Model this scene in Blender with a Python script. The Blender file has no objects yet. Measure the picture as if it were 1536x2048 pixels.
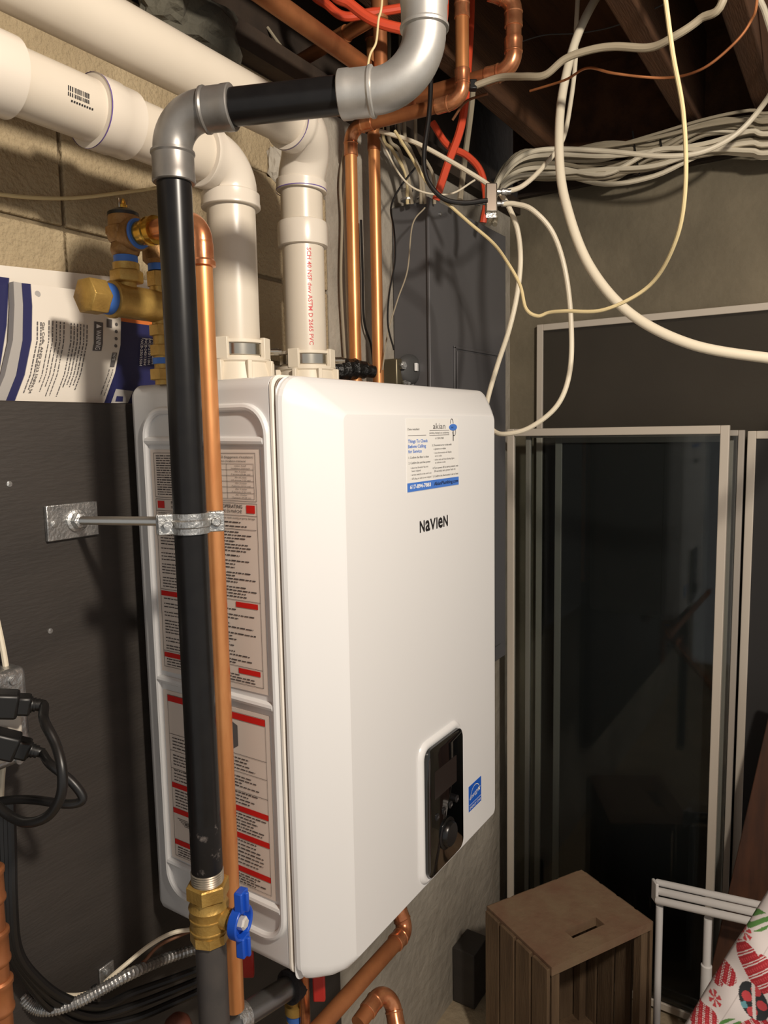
import bpy, bmesh, math, random
from mathutils import Vector as V, Matrix

random.seed(7)
scene = bpy.context.scene
col = scene.collection

# ------------------------------------------------------------------ camera
F_PX = 1468.2
CAM = V((-0.607, -0.761, 1.489))
YAW, PITCH, ROLL = 0.5752073, -0.1113894, -0.0184840
_f = V((math.cos(YAW)*math.cos(PITCH), math.sin(YAW)*math.cos(PITCH), math.sin(PITCH)))
_r0 = V((math.sin(YAW), -math.cos(YAW), 0)); _u0 = _r0.cross(_f)
_r = _r0*math.cos(ROLL) + _u0*math.sin(ROLL)
_u = _u0*math.cos(ROLL) - _r0*math.sin(ROLL)
cam_data = bpy.data.cameras.new('camera'); cam = bpy.data.objects.new('camera', cam_data); col.objects.link(cam)
cam_data.sensor_fit = 'HORIZONTAL'; cam_data.sensor_width = 36.0
cam_data.lens = 36.0*F_PX/1536.0; cam_data.clip_start = 0.01
cam.matrix_world = Matrix(((_r.x, _u.x, -_f.x, CAM.x), (_r.y, _u.y, -_f.y, CAM.y), (_r.z, _u.z, -_f.z, CAM.z), (0, 0, 0, 1)))
scene.camera = cam

# ------------------------------------------------------------------ light
world = bpy.data.worlds.new('world'); scene.world = world; world.use_nodes = True
world.node_tree.nodes['Background'].inputs[0].default_value = (1.0, 0.97, 0.93, 1)
world.node_tree.nodes['Background'].inputs[1].default_value = 0.50
ld = bpy.data.lights.new('ceiling_bulb', 'POINT'); ld.energy = 80; ld.color = (1.0, 0.90, 0.77); ld.shadow_soft_size = 0.05
lo = bpy.data.objects.new('ceiling_bulb', ld); lo.location = (-0.40, -1.25, 2.09); col.objects.link(lo)
scene.view_settings.view_transform = 'Standard'; scene.view_settings.look = 'None'
scene.view_settings.gamma = 1.0; scene.view_settings.use_curve_mapping = False
scene.view_settings.exposure = 0.0

# ------------------------------------------------------------------ measuring helper: photograph pixel on a known plane -> place in the room
def at(x, y, X=None, Y=None, Z=None, d=None):
    k = _f + _r*((x-768)/F_PX) - _u*((y-1024)/F_PX)
    if X is not None: t = (X-CAM.x)/k.x
    elif Y is not None: t = (Y-CAM.y)/k.y
    elif Z is not None: t = (Z-CAM.z)/k.z
    else: t = d
    return CAM + k*t

# ------------------------------------------------------------------ materials
def lin(c):
    return tuple((v/255/12.92 if v/255 <= .04045 else ((v/255+.055)/1.055)**2.4) for v in c) + (1,)
MATS = {}
def mat(name, c, rough=.5, metal=0., c2=None, scale=8., bump=0., bscale=None, detail=6., coat=0., stretch=None, spec=None, lo_=.35, hi_=.65):
    if name in MATS: return MATS[name]
    m = bpy.data.materials.new(name); m.use_nodes = True; nt = m.node_tree; b = nt.nodes['Principled BSDF']
    b.inputs['Base Color'].default_value = lin(c); b.inputs['Roughness'].default_value = rough; b.inputs['Metallic'].default_value = metal
    b.inputs['Coat Weight'].default_value = coat
    if spec is not None: b.inputs['Specular IOR Level'].default_value = spec
    tc = nt.nodes.new('ShaderNodeTexCoord'); src = tc.outputs['Object']
    if stretch:
        mp = nt.nodes.new('ShaderNodeMapping'); mp.inputs['Scale'].default_value = stretch
        nt.links.new(src, mp.inputs[0]); src = mp.outputs[0]
    if c2 is not None:
        n = nt.nodes.new('ShaderNodeTexNoise'); n.inputs['Scale'].default_value = scale; n.inputs['Detail'].default_value = detail; n.inputs['Roughness'].default_value = .6
        rp = nt.nodes.new('ShaderNodeValToRGB'); rp.color_ramp.elements[0].position = lo_; rp.color_ramp.elements[1].position = hi_
        rp.color_ramp.elements[0].color = lin(c); rp.color_ramp.elements[1].color = lin(c2)
        nt.links.new(src, n.inputs['Vector']); nt.links.new(n.outputs['Fac'], rp.inputs[0]); nt.links.new(rp.outputs[0], b.inputs['Base Color'])
    if bump:
        n2 = nt.nodes.new('ShaderNodeTexNoise'); n2.inputs['Scale'].default_value = bscale or scale*4; n2.inputs['Detail'].default_value = 5
        bp = nt.nodes.new('ShaderNodeBump'); bp.inputs['Strength'].default_value = bump; bp.inputs['Distance'].default_value = .01
        nt.links.new(src, n2.inputs['Vector']); nt.links.new(n2.outputs['Fac'], bp.inputs['Height']); nt.links.new(bp.outputs[0], b.inputs['Normal'])
    MATS[name] = m
    return m
ENAMEL = mat('white_enamel', (226, 226, 226), .28)
CASE = mat('grey_white_case', (220, 220, 220), .34)
BLACKSTEEL = mat('black_lacquered_steel', (20, 19, 20), .30, c2=(25, 24, 24), scale=40, spec=.3)
SCUFF = mat('scuffed_black_steel', (24, 23, 24), .42, c2=(132, 124, 120), scale=70, detail=12, lo_=.56, hi_=.70, spec=.3)
GREYPIPE = mat('dull_grey_pipe', (62, 60, 60), .5, c2=(72, 68, 66), scale=30)
ZINC = mat('zinc_fitting', (184, 182, 178), .42, .65, c2=(168, 166, 162), scale=25)
ZINCD = mat('grey_zinc_fitting', (140, 137, 133), .40, .6, c2=(124, 121, 117), scale=25)
GALV = mat('galvanised_steel', (200, 200, 198), .35, .9, c2=(165, 166, 166), scale=90, bump=.2, bscale=250)
COPPER = mat('copper', (226, 160, 104), .36, .65, c2=(204, 134, 82), scale=14, stretch=(3, 3, .6))
COPPERD = mat('aged_copper', (184, 120, 76), .42, .55, c2=(142, 88, 56), scale=10)
COPPERF = mat('bright_copper_fitting', (220, 154, 110), .27, .75, c2=(180, 112, 76), scale=40)
BRASS = mat('cast_brass', (190, 156, 86), .42, .6, c2=(166, 132, 68), scale=40, bump=.1, bscale=300)
BRASSB = mat('bright_brass', (202, 162, 72), .25, .95)
BRONZE = mat('bronze_body', (160, 122, 74), .5, .45, c2=(124, 90, 50), scale=50, bump=.15, bscale=250)
TAPE = mat('blue_thread_tape', (58, 108, 190), .5)
PVC = mat('white_plastic_pipe', (208, 198, 183), .32, c2=(202, 192, 176), scale=5)
PVCF = mat('white_plastic_fitting', (212, 203, 190), .28)
PURPLE = mat('purple_primer', (92, 70, 140), .5)
SCALE_ = mat('cream_collar', (214, 204, 186), .45)
STEELBAND = mat('polished_band', (190, 184, 172), .18, 1.)
BOARD = mat('black_painted_plywood', (50, 46, 43), .55, c2=(60, 55, 51), scale=3, bump=.12, bscale=60, stretch=(1, 1, 5))
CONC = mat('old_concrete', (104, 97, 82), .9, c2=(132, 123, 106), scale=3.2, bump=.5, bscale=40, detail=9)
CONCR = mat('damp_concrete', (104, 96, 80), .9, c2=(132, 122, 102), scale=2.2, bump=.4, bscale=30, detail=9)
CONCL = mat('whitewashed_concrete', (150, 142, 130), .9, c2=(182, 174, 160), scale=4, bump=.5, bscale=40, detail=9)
BLOCK = mat('rough_block', (160, 142, 112), .95, c2=(182, 164, 132), scale=9, bump=.6, bscale=170, detail=9)
FLOOR = mat('concrete_floor', (150, 134, 110), .9, c2=(178, 162, 136), scale=6, bump=.4, bscale=60)
JOIST = mat('brown_joist', (96, 62, 36), .85, c2=(70, 44, 26), scale=4, bump=.3, bscale=60, stretch=(.6, 6, 6))
SILL = mat('dark_sill', (62, 48, 36), .9, c2=(40, 31, 24), scale=5, bump=.4)
RUBBLE = mat('grey_mortar', (92, 88, 76), .95, c2=(60, 58, 50), scale=8, bump=1., bscale=30)
PANEL = mat('grey_panel_paint', (92, 91, 93), .38)
BLACKP = mat('black_plastic', (20, 20, 20), .4)
CORD = mat('black_cord', (22, 21, 21), .38)
GLOSSB = mat('black_gloss', (8, 8, 9), .08, coat=.6)
DISPLAY = mat('display_grey', (40, 35, 33), .2)
INK = mat('black_ink', (28, 26, 28), .6)
INKG = mat('grey_ink', (96, 92, 92), .6)
RED = mat('red_ink', (206, 30, 24), .5)
BLUEI = mat('blue_ink', (70, 120, 205), .5)
BLUES = mat('star_blue', (18, 88, 190), .4)
WHITEI = mat('white_ink', (240, 240, 240), .5)
LABEL = mat('label_paper', (222, 210, 200), .45)
PAPER = mat('sticker_paper', (231, 230, 227), .28)
PAGE = mat('booklet_page', (226, 218, 206), .6)
PAGEG = mat('booklet_grey', (168, 164, 160), .6)
NAVY = mat('navy_print', (36, 38, 84), .45)
ORANGE = mat('orange_print', (206, 112, 52), .5)
WHITECABLE = mat('white_cable', (222, 212, 190), .42)
CREAMCABLE = mat('cream_cable', (214, 196, 150), .5)
GREYCABLE = mat('dusty_cable', (158, 147, 126), .6)
BROWNW = mat('brown_wire', (120, 78, 52), .5)
REDC = mat('orange_red_tube', (206, 74, 44), .45)
REDV = mat('red_handle', (170, 36, 30), .45)
BLUEH = mat('blue_handle', (24, 78, 186), .3)
WHITEMETAL = mat('white_aluminium', (204, 194, 180), .4)
WHITETUBE = mat('white_tube', (226, 224, 222), .25)
GREYMETAL = mat('dull_aluminium', (168, 160, 150), .45)
CRATE = mat('stained_crate_wood', (114, 92, 68), .8, c2=(92, 72, 52), scale=7, bump=.25, bscale=50, stretch=(5, 5, .6))
CRATET = mat('worn_crate_end', (132, 111, 86), .8, c2=(122, 90, 70), scale=9, bump=.25, bscale=50)
DARKWOOD = mat('dark_wood_board', (78, 46, 28), .6, c2=(58, 34, 22), scale=8, stretch=(6, 6, .5))
FOAM = mat('black_insulation', (34, 32, 34), .85, c2=(44, 41, 42), scale=40, bump=.4)
DARKTAPE = mat('black_tape', (18, 18, 18), .3, bump=.5, bscale=120)
DARKGREY = mat('dark_grey_cast', (70, 70, 70), .5)
RUST = mat('rusty_cap', (118, 66, 50), .6, c2=(90, 50, 38), scale=30)

def glassmat():
    m = bpy.data.materials.new('window_glass'); m.use_nodes = True; nt = m.node_tree; nt.nodes.clear()
    o = nt.nodes.new('ShaderNodeOutputMaterial'); t = nt.nodes.new('ShaderNodeBsdfTransparent'); g = nt.nodes.new('ShaderNodeBsdfGlossy')
    t.inputs[0].default_value = (.86, .88, .88, 1); g.inputs['Roughness'].default_value = .03
    fr = nt.nodes.new('ShaderNodeFresnel'); fr.inputs[0].default_value = 1.3
    mx = nt.nodes.new('ShaderNodeMixShader'); nt.links.new(fr.outputs[0], mx.inputs[0]); nt.links.new(t.outputs[0], mx.inputs[1]); nt.links.new(g.outputs[0], mx.inputs[2]); nt.links.new(mx.outputs[0], o.inputs[0])
    return m
GLASS = glassmat()
def meshmat(name, cov, c):
    m = bpy.data.materials.new(name); m.use_nodes = True; nt = m.node_tree; nt.nodes.clear()
    o = nt.nodes.new('ShaderNodeOutputMaterial'); t = nt.nodes.new('ShaderNodeBsdfTransparent'); g = nt.nodes.new('ShaderNodeBsdfDiffuse')
    g.inputs[0].default_value = lin(c)
    mx = nt.nodes.new('ShaderNodeMixShader'); mx.inputs[0].default_value = cov
    nt.links.new(t.outputs[0], mx.inputs[1]); nt.links.new(g.outputs[0], mx.inputs[2]); nt.links.new(mx.outputs[0], o.inputs[0])
    return m
SCREEN = meshmat('insect_screen', .42, (70, 66, 62))
SCREEND = meshmat('dense_insect_screen', .90, (62, 61, 61))

# ------------------------------------------------------------------ mesh helpers
class MB:
    def __init__(s): s.v = []; s.f = []; s.sm = []
    def add(s, vs, fs, smooth=False):
        o = len(s.v); s.v += [tuple(p) for p in vs]
        for f in fs: s.f.append(tuple(i+o for i in f)); s.sm.append(smooth)
        return s
    def box(s, lo, hi):
        x0, y0, z0 = lo; x1, y1, z1 = hi
        if x0 > x1: x0, x1 = x1, x0
        if y0 > y1: y0, y1 = y1, y0
        if z0 > z1: z0, z1 = z1, z0
        return s.add([(x0,y0,z0),(x1,y0,z0),(x1,y1,z0),(x0,y1,z0),(x0,y0,z1),(x1,y0,z1),(x1,y1,z1),(x0,y1,z1)],
                     [(0,3,2,1),(4,5,6,7),(0,1,5,4),(1,2,6,5),(2,3,7,6),(3,0,4,7)])
    def obox(s, c, ax, half):
        c = V(c); a = [V(ax[i]).normalized()*half[i] for i in range(3)]; vs = []
        for k in (-1, 1):
            for j in (-1, 1):
                for i in (-1, 1): vs.append(c+a[0]*i+a[1]*j+a[2]*k)
        return s.add(vs, [(0,2,3,1),(4,5,7,6),(0,1,5,4),(1,3,7,5),(3,2,6,7),(2,0,4,6)])
    def sweep(s, samples, n=16, caps=True, smooth=True):
        # samples: (point, tangent, radius)
        T0 = V(samples[0][1]).normalized(); a = V((0, 0, 1)) if abs(T0.z) < .9 else V((1, 0, 0))
        N = T0.cross(a).normalized(); vs = []; prev = T0
        for P, T, r in samples:
            T = V(T).normalized(); q = prev.rotation_difference(T); N = q @ N; N = (N-T*N.dot(T)).normalized(); prev = T; B = T.cross(N)
            for i in range(n):
                w = 2*math.pi*i/n; vs.append(V(P)+N*(math.cos(w)*r)+B*(math.sin(w)*r))
        fs = []
        for k in range(len(samples)-1):
            for i in range(n):
                j = (i+1) % n; fs.append((k*n+i, k*n+j, (k+1)*n+j, (k+1)*n+i))
        s.add(vs, fs, smooth)
        if caps:
            m = len(samples)-1; o = len(s.v)-len(vs)
            s.f.append(tuple(o+i for i in reversed(range(n)))); s.sm.append(False)
            s.f.append(tuple(o+m*n+i for i in range(n))); s.sm.append(False)
        return s
    def lathe(s, A, D, prof, n=24, caps=True):
        A = V(A); D = V(D).normalized()
        return s.sweep([(A+D*t, D, r) for t, r in prof], n, caps)
    def prism(s, poly, fr, t0, t1, smooth=False):
        # poly: list of (u,v); fr: (origin, U, W, N)
        O, U, W, N = [V(q) for q in fr]; n = len(poly)
        vs = [O+U*u+W*w+N*t0 for u, w in poly]+[O+U*u+W*w+N*t1 for u, w in poly]
        fs = [tuple(reversed(range(n))), tuple(range(n, 2*n))]
        fs += [(i, (i+1) % n, n+(i+1) % n, n+i) for i in range(n)]
        return s.add(vs, fs, smooth)
    def hexa(s, A, D, prof, rot=0.): return s.lathe(A, D, prof, 6)
    def build(s, name, m, parent=None, bevel=0., sharp=35., seg=2):
        me = bpy.data.meshes.new(name); me.from_pydata(s.v, [], s.f); me.update()
        bm = bmesh.new(); bm.from_mesh(me); bmesh.ops.recalc_face_normals(bm, faces=bm.faces); bm.to_mesh(me); bm.free()
        if any(s.sm):
            me.polygons.foreach_set('use_smooth', s.sm); me.set_sharp_from_angle(angle=math.radians(sharp))
        o = bpy.data.objects.new(name, me); col.objects.link(o); me.materials.append(m)
        if parent is not None:
            o.parent = parent
            if parent.type == 'EMPTY': o.location = -parent.location
        if bevel:
            b = o.modifiers.new('bevel', 'BEVEL'); b.width = bevel; b.segments = seg; b.limit_method = 'ANGLE'; b.angle_limit = math.radians(40)
            me.polygons.foreach_set('use_smooth', [True]*len(me.polygons)); me.set_sharp_from_angle(angle=math.radians(50))
        return o
def tag(o, label, cat, group=None, kind=None):
    o['label'] = label; o['category'] = cat
    if group: o['group'] = group
    if kind: o['kind'] = kind
    return o
def empty(name, loc, label, cat, group=None):
    e = bpy.data.objects.new(name, None); e.location = V(loc); e.empty_display_size = .05; col.objects.link(e)
    return tag(e, label, cat, group)
def struct(o): o['kind'] = 'structure'; return o
def catmull(pts, n=8):
    pts = [V(p) for p in pts]; out = []; m = len(pts)
    for i in range(m-1):
        p0 = pts[i-1] if i else pts[0]*2-pts[1]; p1 = pts[i]; p2 = pts[i+1]; p3 = pts[i+2] if i+2 < m else pts[i+1]*2-pts[i]
        for k in range(n):
            t = k/n; out.append(.5*((2*p1)+(p2-p0)*t+(2*p0-5*p1+4*p2-p3)*t*t+(3*p1-p0-3*p2+p3)*t**3))
    out.append(pts[-1]); return out
def path(pts, r):
    m = len(pts); return [(pts[i], (pts[min(i+1, m-1)]-pts[max(i-1, 0)]), r(i/(m-1)) if callable(r) else r) for i in range(m)]
def tube(name, pts, r, m, parent=None, n=8, seg=8):
    return MB().sweep(path(catmull(pts, seg), r), n).build(name, m, parent)
def elbow_samples(C, din, dout, R, r, hub_r, hub_l, bead=0., steps=12, press=False):
    # travel along din into corner C, leave along dout; hubs at both ends
    C = V(C); din = V(din).normalized(); dout = V(dout).normalized()
    ang = din.angle(dout); tl = R*math.tan(ang/2)
    A = C-din*tl; ctr_dir = (dout-din*din.dot(dout)).normalized(); O = A+ctr_dir*R; ax = din.cross(dout).normalized()
    S = []
    h0 = A-din*hub_l
    hub = [(0, hub_r*.985), (.02*hub_l, hub_r), (.30*hub_l, hub_r), (.34*hub_l, hub_r)]
    if press: hub = [(0, hub_r*.97), (.03*hub_l, hub_r*1.03), (.28*hub_l, hub_r*1.03), (.34*hub_l, hub_r), (.84*hub_l, hub_r), (.90*hub_l, hub_r*1.06), (.97*hub_l, hub_r*1.05), (hub_l, r)]
    else: hub = [(0, hub_r-bead*.5), (.04*hub_l, hub_r+bead), (.22*hub_l, hub_r+bead), (.30*hub_l, hub_r), (.88*hub_l, hub_r), (hub_l, r)]
    for t, q in hub: S.append((h0+din*t, din, q))
    for k in range(steps+1):
        a = ang*k/steps; M = Matrix.Rotation(a, 3, ax)
        S.append((O+M @ (A-O), M @ din, r))
    B = C+dout*tl
    for t, q in reversed(hub): S.append((B+dout*(hub_l-t), dout, q))
    return S
_txt = {}
def text_geo(s_, shear=0., bold=0.):
    k = (s_, shear, bold)
    if k not in _txt:
        cu = bpy.data.curves.new('t', 'FONT'); cu.body = s_; cu.size = 1.0; cu.resolution_u = 2; cu.shear = shear; cu.offset = bold
        ob = bpy.data.objects.new('t', cu); col.objects.link(ob)
        dg = bpy.context.evaluated_depsgraph_get(); dg.update()
        me = bpy.data.meshes.new_from_object(ob.evaluated_get(dg))
        _txt[k] = ([(v.co.x, v.co.y) for v in me.vertices], [tuple(p.vertices) for p in me.polygons])
        bpy.data.objects.remove(ob); bpy.data.curves.remove(cu); bpy.data.meshes.remove(me)
    return _txt[k]
def put_text(mb, s_, A, B, up, h=None, shear=0., bold=0., fmap=None):
    # text between points A (left end of baseline) and B (right end); h = cap height (else keeps the font's own)
    vs, fs = text_geo(s_, shear, bold)
    if not vs: return
    x0 = min(v[0] for v in vs); x1 = max(v[0] for v in vs); A = V(A); B = V(B); L = (B-A).length; D = (B-A).normalized(); k = L/(x1-x0)
    ky = h/.70 if h else k
    mb.add([A+D*((x-x0)*k)+V(up)*(y*ky) for x, y in vs], fs)

# ================================================================== THE SETTING
WY = 0.07; RX = 1.335; ZB = 0.85
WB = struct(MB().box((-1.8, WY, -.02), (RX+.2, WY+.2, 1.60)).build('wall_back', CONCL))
WB2 = struct(MB().box((.50, WY, 1.60), (RX+.2, WY+.2, 2.06)).build('wall_back_upper', CONCL))
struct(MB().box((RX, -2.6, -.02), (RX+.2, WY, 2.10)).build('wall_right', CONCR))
struct(MB().box((-1.8, -2.6, -.1), (RX, WY, 0)).build('floor', FLOOR))
# block courses of the upper back wall, left of the vents: each block a piece of the wall
core = struct(MB().box((-1.8, WY+.005, 1.60), (.50, WY+.2, 2.06)).build('wall_back_blocks', mat('block_mortar', (138, 122, 96), .95, c2=(118, 104, 82), scale=20, bump=.6, bscale=90)))
bx = at(124, 380, Y=WY).x
zrows = [(1.605, 1.735), (1.742, 1.90), (1.907, 2.055)]
for k, (z0, z1) in enumerate(zrows):
    x = bx-.41*4 - (.2 if k == 2 else 0)
    while x < .49:
        MB().box((x+.0022, WY+random.uniform(-.002, .002), z0+.002), (min(x+.4078, .498), WY+.05, z1+.003)).build('block', BLOCK, core, bevel=.002)
        x += .41
# sill plates, ceiling and joists
struct(MB().box((-1.8, WY-.03, 2.06), (RX+.2, WY+.2, 2.10)).build('trim_1', SILL))
struct(MB().box((RX-.02, -2.6, 2.10), (RX+.2, WY-.03, 2.14)).build('trim_2', SILL))
ceil = struct(MB().box((-1.8, -2.6, 2.40), (RX+.2, WY+.2, 2.44)).build('ceiling', JOIST))
for y0 in (-.085, -.417, -.57):
    MB().box((-1.8, y0, 2.18), (RX+.015, y0+.04, 2.40)).build('joist', JOIST, ceil, bevel=.003)
struct(MB().box((RX+.02, -2.6, 2.14), (RX+.06, WY, 2.40)).build('trim_3', JOIST))
struct(MB().box((-1.8, WY+.05, 2.10), (RX+.2, WY+.09, 2.40)).build('trim_4', SILL))
# rough mortar lumps over the sill at the upper left
def lump(name, c, size, m, seed, label, cat, group=None):
    rnd = random.Random(seed); bm = bmesh.new(); bmesh.ops.create_icosphere(bm, subdivisions=3, radius=1.)
    for v in bm.verts:
        k = 1+rnd.uniform(-.10, .10)+.15*math.sin(v.co.x*5+seed)*math.cos(v.co.z*4); v.co = V((v.co.x*size[0]*k, v.co.y*size[1]*k, v.co.z*size[2]*k))+V(c)
    me = bpy.data.meshes.new(name); bm.to_mesh(me); bm.free(); me.materials.append(m)
    o = bpy.data.objects.new(name, me); col.objects.link(o); return tag(o, label, cat, group)
lump('mortar_lump', at(395, 45, Y=.045), (.085, .03, .045), RUBBLE, 1, 'largest grey mortar lump on the wall top above the upper white pipe', 'mortar')
lump('mortar_lump', at(330, 15, Y=.045), (.04, .03, .03), RUBBLE, 2, 'small mortar lump left of the largest grey lump above the pipe', 'mortar')
lump('mortar_lump', at(552, 330, Y=.068), (.02, .012, .03), CONCL, 3, 'pale mortar lump on the wall behind the two white vent elbows', 'mortar')

# black plywood board on the back wall, boiler hangs on it
MBD = tag(MB().box((-1.3, .03, .30), (.43, WY, at(100, 803, Y=.03).z)).build('mounting_board', BOARD, bevel=.002), 'black painted plywood mounting board behind the boiler and bracket', 'board')
BT = at(100, 803, Y=.03).z
for px, py in ((18, 968), (100, 1262)):
    MB().lathe(at(px, py, Y=.0302), (0, -1, 0), [(0, .0035), (.0012, .0032), (.0016, .0016)], 12).build('screw', GALV, MBD)

# ================================================================== BOILER
W = .519; H = .70; DS = .231; D = .278; CA = .059; CB = .043
boiler = empty('combi_boiler', (W/2, 0, ZB), 'white wall-hung combi boiler with black control panel', 'boiler')
def rrect(x0, x1, z0, z1, r, seg=6):
    if not isinstance(r, (tuple, list)): r = (r,)*4
    out = []
    for (cx, cz, a0, q) in ((x1-r[0], z0+r[0], -90, r[0]), (x1-r[1], z1-r[1], 0, r[1]), (x0+r[2], z1-r[2], 90, r[2]), (x0+r[3], z0+r[3], 180, r[3])):
        for k in range(seg+1):
            a = math.radians(a0+90*k/seg); out.append((cx+q*math.cos(a), cz+q*math.sin(a)))
    return out
def loops_mesh(loops, cap0=True, cap1=True):
    mb = MB(); n = len(loops[0]); vs = [p for l in loops for p in l]; fs = []
    for k in range(len(loops)-1):
        for i in range(n): j = (i+1) % n; fs.append((k*n+i, k*n+j, (k+1)*n+j, (k+1)*n+i))
    mb.add(vs, fs, True)
    o = (len(loops)-1)*n
    if cap0: mb.f.append(tuple(reversed(range(n)))); mb.sm.append(False)
    if cap1: mb.f.append(tuple(o+i for i in range(n))); mb.sm.append(False)
    return mb
def case_loop(y, inset=0., r=.014): return [(x, y, ZB+z) for x, z in rrect(inset, W-inset, inset, H-inset, r)]
loops_mesh([case_loop(.012, .010), case_loop(.006, .002), case_loop(.0, 0), case_loop(-.221, 0), case_loop(-.2225, .0015)]).build('case', CASE, boiler, sharp=40)
loops_mesh([case_loop(-.2225, .002), case_loop(-.2235, -.0008), case_loop(-.2265, -.0008), case_loop(-.2275, .002)]).build('gasket', mat('white_gasket', (236, 230, 220), .4), boiler, sharp=60)
loops_mesh([case_loop(-.2275, .0022), case_loop(-.2305, .0022)]).build('seam_shadow_gap', mat('seam_brown', (110, 92, 76), .7), boiler)
cv = []
zb = -.004
cv.append([(x, -.2300, ZB+z) for x, z in rrect(.0015, W-.0015, zb+.0015-.008, H-.0015, .016)])
prof = [(1.0, 1.0), (1.0, .93), (.975, .84), (.92, .76), (.82, .66), (.55, .42), (.28, .20), (.10, .06), (.03, .012), (0., 0.), (-.03, 0.)]
for s_, c_ in prof:          # s_: share of the sideways chamfer, c_: share of its depth
    y = -D+(D-DS)*c_; rr = .008+.022*max(s_, 0)
    cv.append([(x, y, ZB+z) for x, z in rrect(CA-CA*s_, W-CA+CA*s_, (.004-.016*min(1, max(s_, -.25)*2.6)) if c_ < .9 else (-.012+.006*(c_-.9)*10), H-CB+CB*s_, rr)])
loops_mesh(cv).build('front_cover', ENAMEL, boiler, sharp=14)
# embossed ribs on the left side
def side_rib(yz, closed=False, r=.0042):
    pts = [V((-.0005, y, z)) for y, z in yz]
    if closed: pts = pts+[pts[0], pts[1]]
    return MB().sweep(path(pts, r), 10)
fr = [(y, z) for y, z in rrect(-.217, -.019, .888, 1.517, .032, 8)]
side_rib(fr, True, .0048).build('embossed_rim', CASE, boiler)
for z in (1.480, 1.178, .930):
    side_rib([(-.214, z-.001), (-.15, z), (-.08, z), (-.022, z+.001)], False, .0052).build('embossed_rib', CASE, boiler)
# labels on the left side
XS = -.0012
def sp(px, py): return at(px, py, X=XS-.0006)
lab1 = MB().box((0, -.206, 1.190), (XS, -.027, 1.470)).build('safety_label', LABEL, boiler)
lab2 = MB().box((0, -.206, .938), (XS, -.027, 1.165)).build('warning_label', LABEL, boiler)
lab1['label'] = 'beige operating instructions label with red blocks'; lab2['label'] = 'beige warning label with red bars'
UPZ = V((0, 0, 1))
ink = MB(); inkr = MB()
XI = XS-.0006
def sbar(mb, y0, y1, z0, z1): mb.add([(XI, y0, z0), (XI, y1, z0), (XI, y1, z1), (XI, y0, z1)], [(0, 1, 2, 3)])
def dashes(mb, y0, y1, ztop, zbot, n, h, rnd, ragged=.15):
    for i in range(n):
        z = ztop+(zbot-ztop)*i/max(1, n-1); y = y0; end = y1+(y0-y1)*rnd.uniform(0, ragged)
        while y > end:
            w = rnd.uniform(.0022, .0095); sbar(mb, y, max(y-w, end), z, z+h*rnd.uniform(.75, 1.)); y -= w+.0011
rnd = random.Random(3)
def line(mb, y0, z0, y1, z1, t=.0005):
    if abs(y0-y1) > abs(z0-z1): sbar(mb, y0, y1, z0-t/2, z0+t/2)
    else: sbar(mb, y0-t/2, y0+t/2, z0, z1)
LY, RY = -.033, -.200
for (z0, z1) in ((1.412, 1.466), (1.197, 1.4095)):
    for a in ((LY, z0, RY, z0), (LY, z1, RY, z1), (LY, z0, LY, z1), (RY, z0, RY, z1)): line(ink, *a)
dashes(ink, LY-.004, -.104, 1.462, 1.415, 17, .0013, rnd, .06)          # fine print block
for k in range(7): line(ink, -.120, 1.454-k*.0066, RY+.003, 1.454-k*.0066, .0004)
line(ink, -.156, 1.4144, -.156, 1.454, .0004); line(ink, RY+.003, 1.4144, RY+.003, 1.454, .0004)
put_text(ink, "ON CLEARANCES (Dégagements d'installation)", (XI, -.120, 1.4605), (XI, -.197, 1.4605), UPZ, .0026)
put_text(ink, 'Indoor Installation (Installation intérieure)', (XI, -.128, 1.4562), (XI, -.186, 1.4562), UPZ, .0021)
for k, (a, b) in enumerate((('Indoor Install', 'Installation intérieure'), ('Min. 9 inches', '9 pouces (22.86 cm)'), ('Min. 0.5 inches', '0.5 pouces (1.27 cm)'), ('Min. 4 inches', '4 pouces (10.16 cm)'), ('Min. 3 inches', '3 pouces (7.62 cm)'), ('Min. 12 inches', '12 pouces (30.48 cm)'))):
    z = 1.454-k*.0066
    put_text(ink, a, (XI, -.169, z-.0028), (XI, -.186, z-.0028), UPZ, .0015); put_text(ink, b, (XI, -.163, z-.0058), (XI, -.192, z-.0058), UPZ, .0015)
    dashes(ink, -.122, -.136, z-.0028, z-.0056, 2, .0012, rnd)
put_text(ink, 'FOR YOUR SAFETY READ BEFORE OPERATING', (XI, -.060, 1.4037), (XI, -.178, 1.4037), UPZ, .0040, bold=.012)
put_text(ink, 'POUR VOTRE SÉCURITÉ LIRE AVANT DE METTRE EN MARCHE', (XI, -.060, 1.3982), (XI, -.177, 1.3982), UPZ, .0037)
line(ink, LY, 1.3955, RY, 1.3955)
sbar(inkr, -.036, -.048, 1.3985, 1.4075); sbar(inkr, -.184, -.197, 1.3985, 1.4075)
put_text(ink, 'WARNING: If you do not follow these instructions exactly, a fire or explosion may result causing property damage,', (XI, -.036, 1.3915), (XI, -.197, 1.3915), UPZ, .0022)
dashes(ink, -.036, -.196, 1.3868, 1.3822, 2, .0014, rnd); line(ink, -.120, 1.3795, RY+.002, 1.3795)
for z0, z1, n in ((1.3755, 1.3535, 7), (1.348, 1.348, 1), (1.342, 1.334, 3), (1.328, 1.317, 4), (1.311, 1.300, 4)): dashes(ink, -.038, -.197, z0, z1, n, .0014, rnd, .22)
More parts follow.
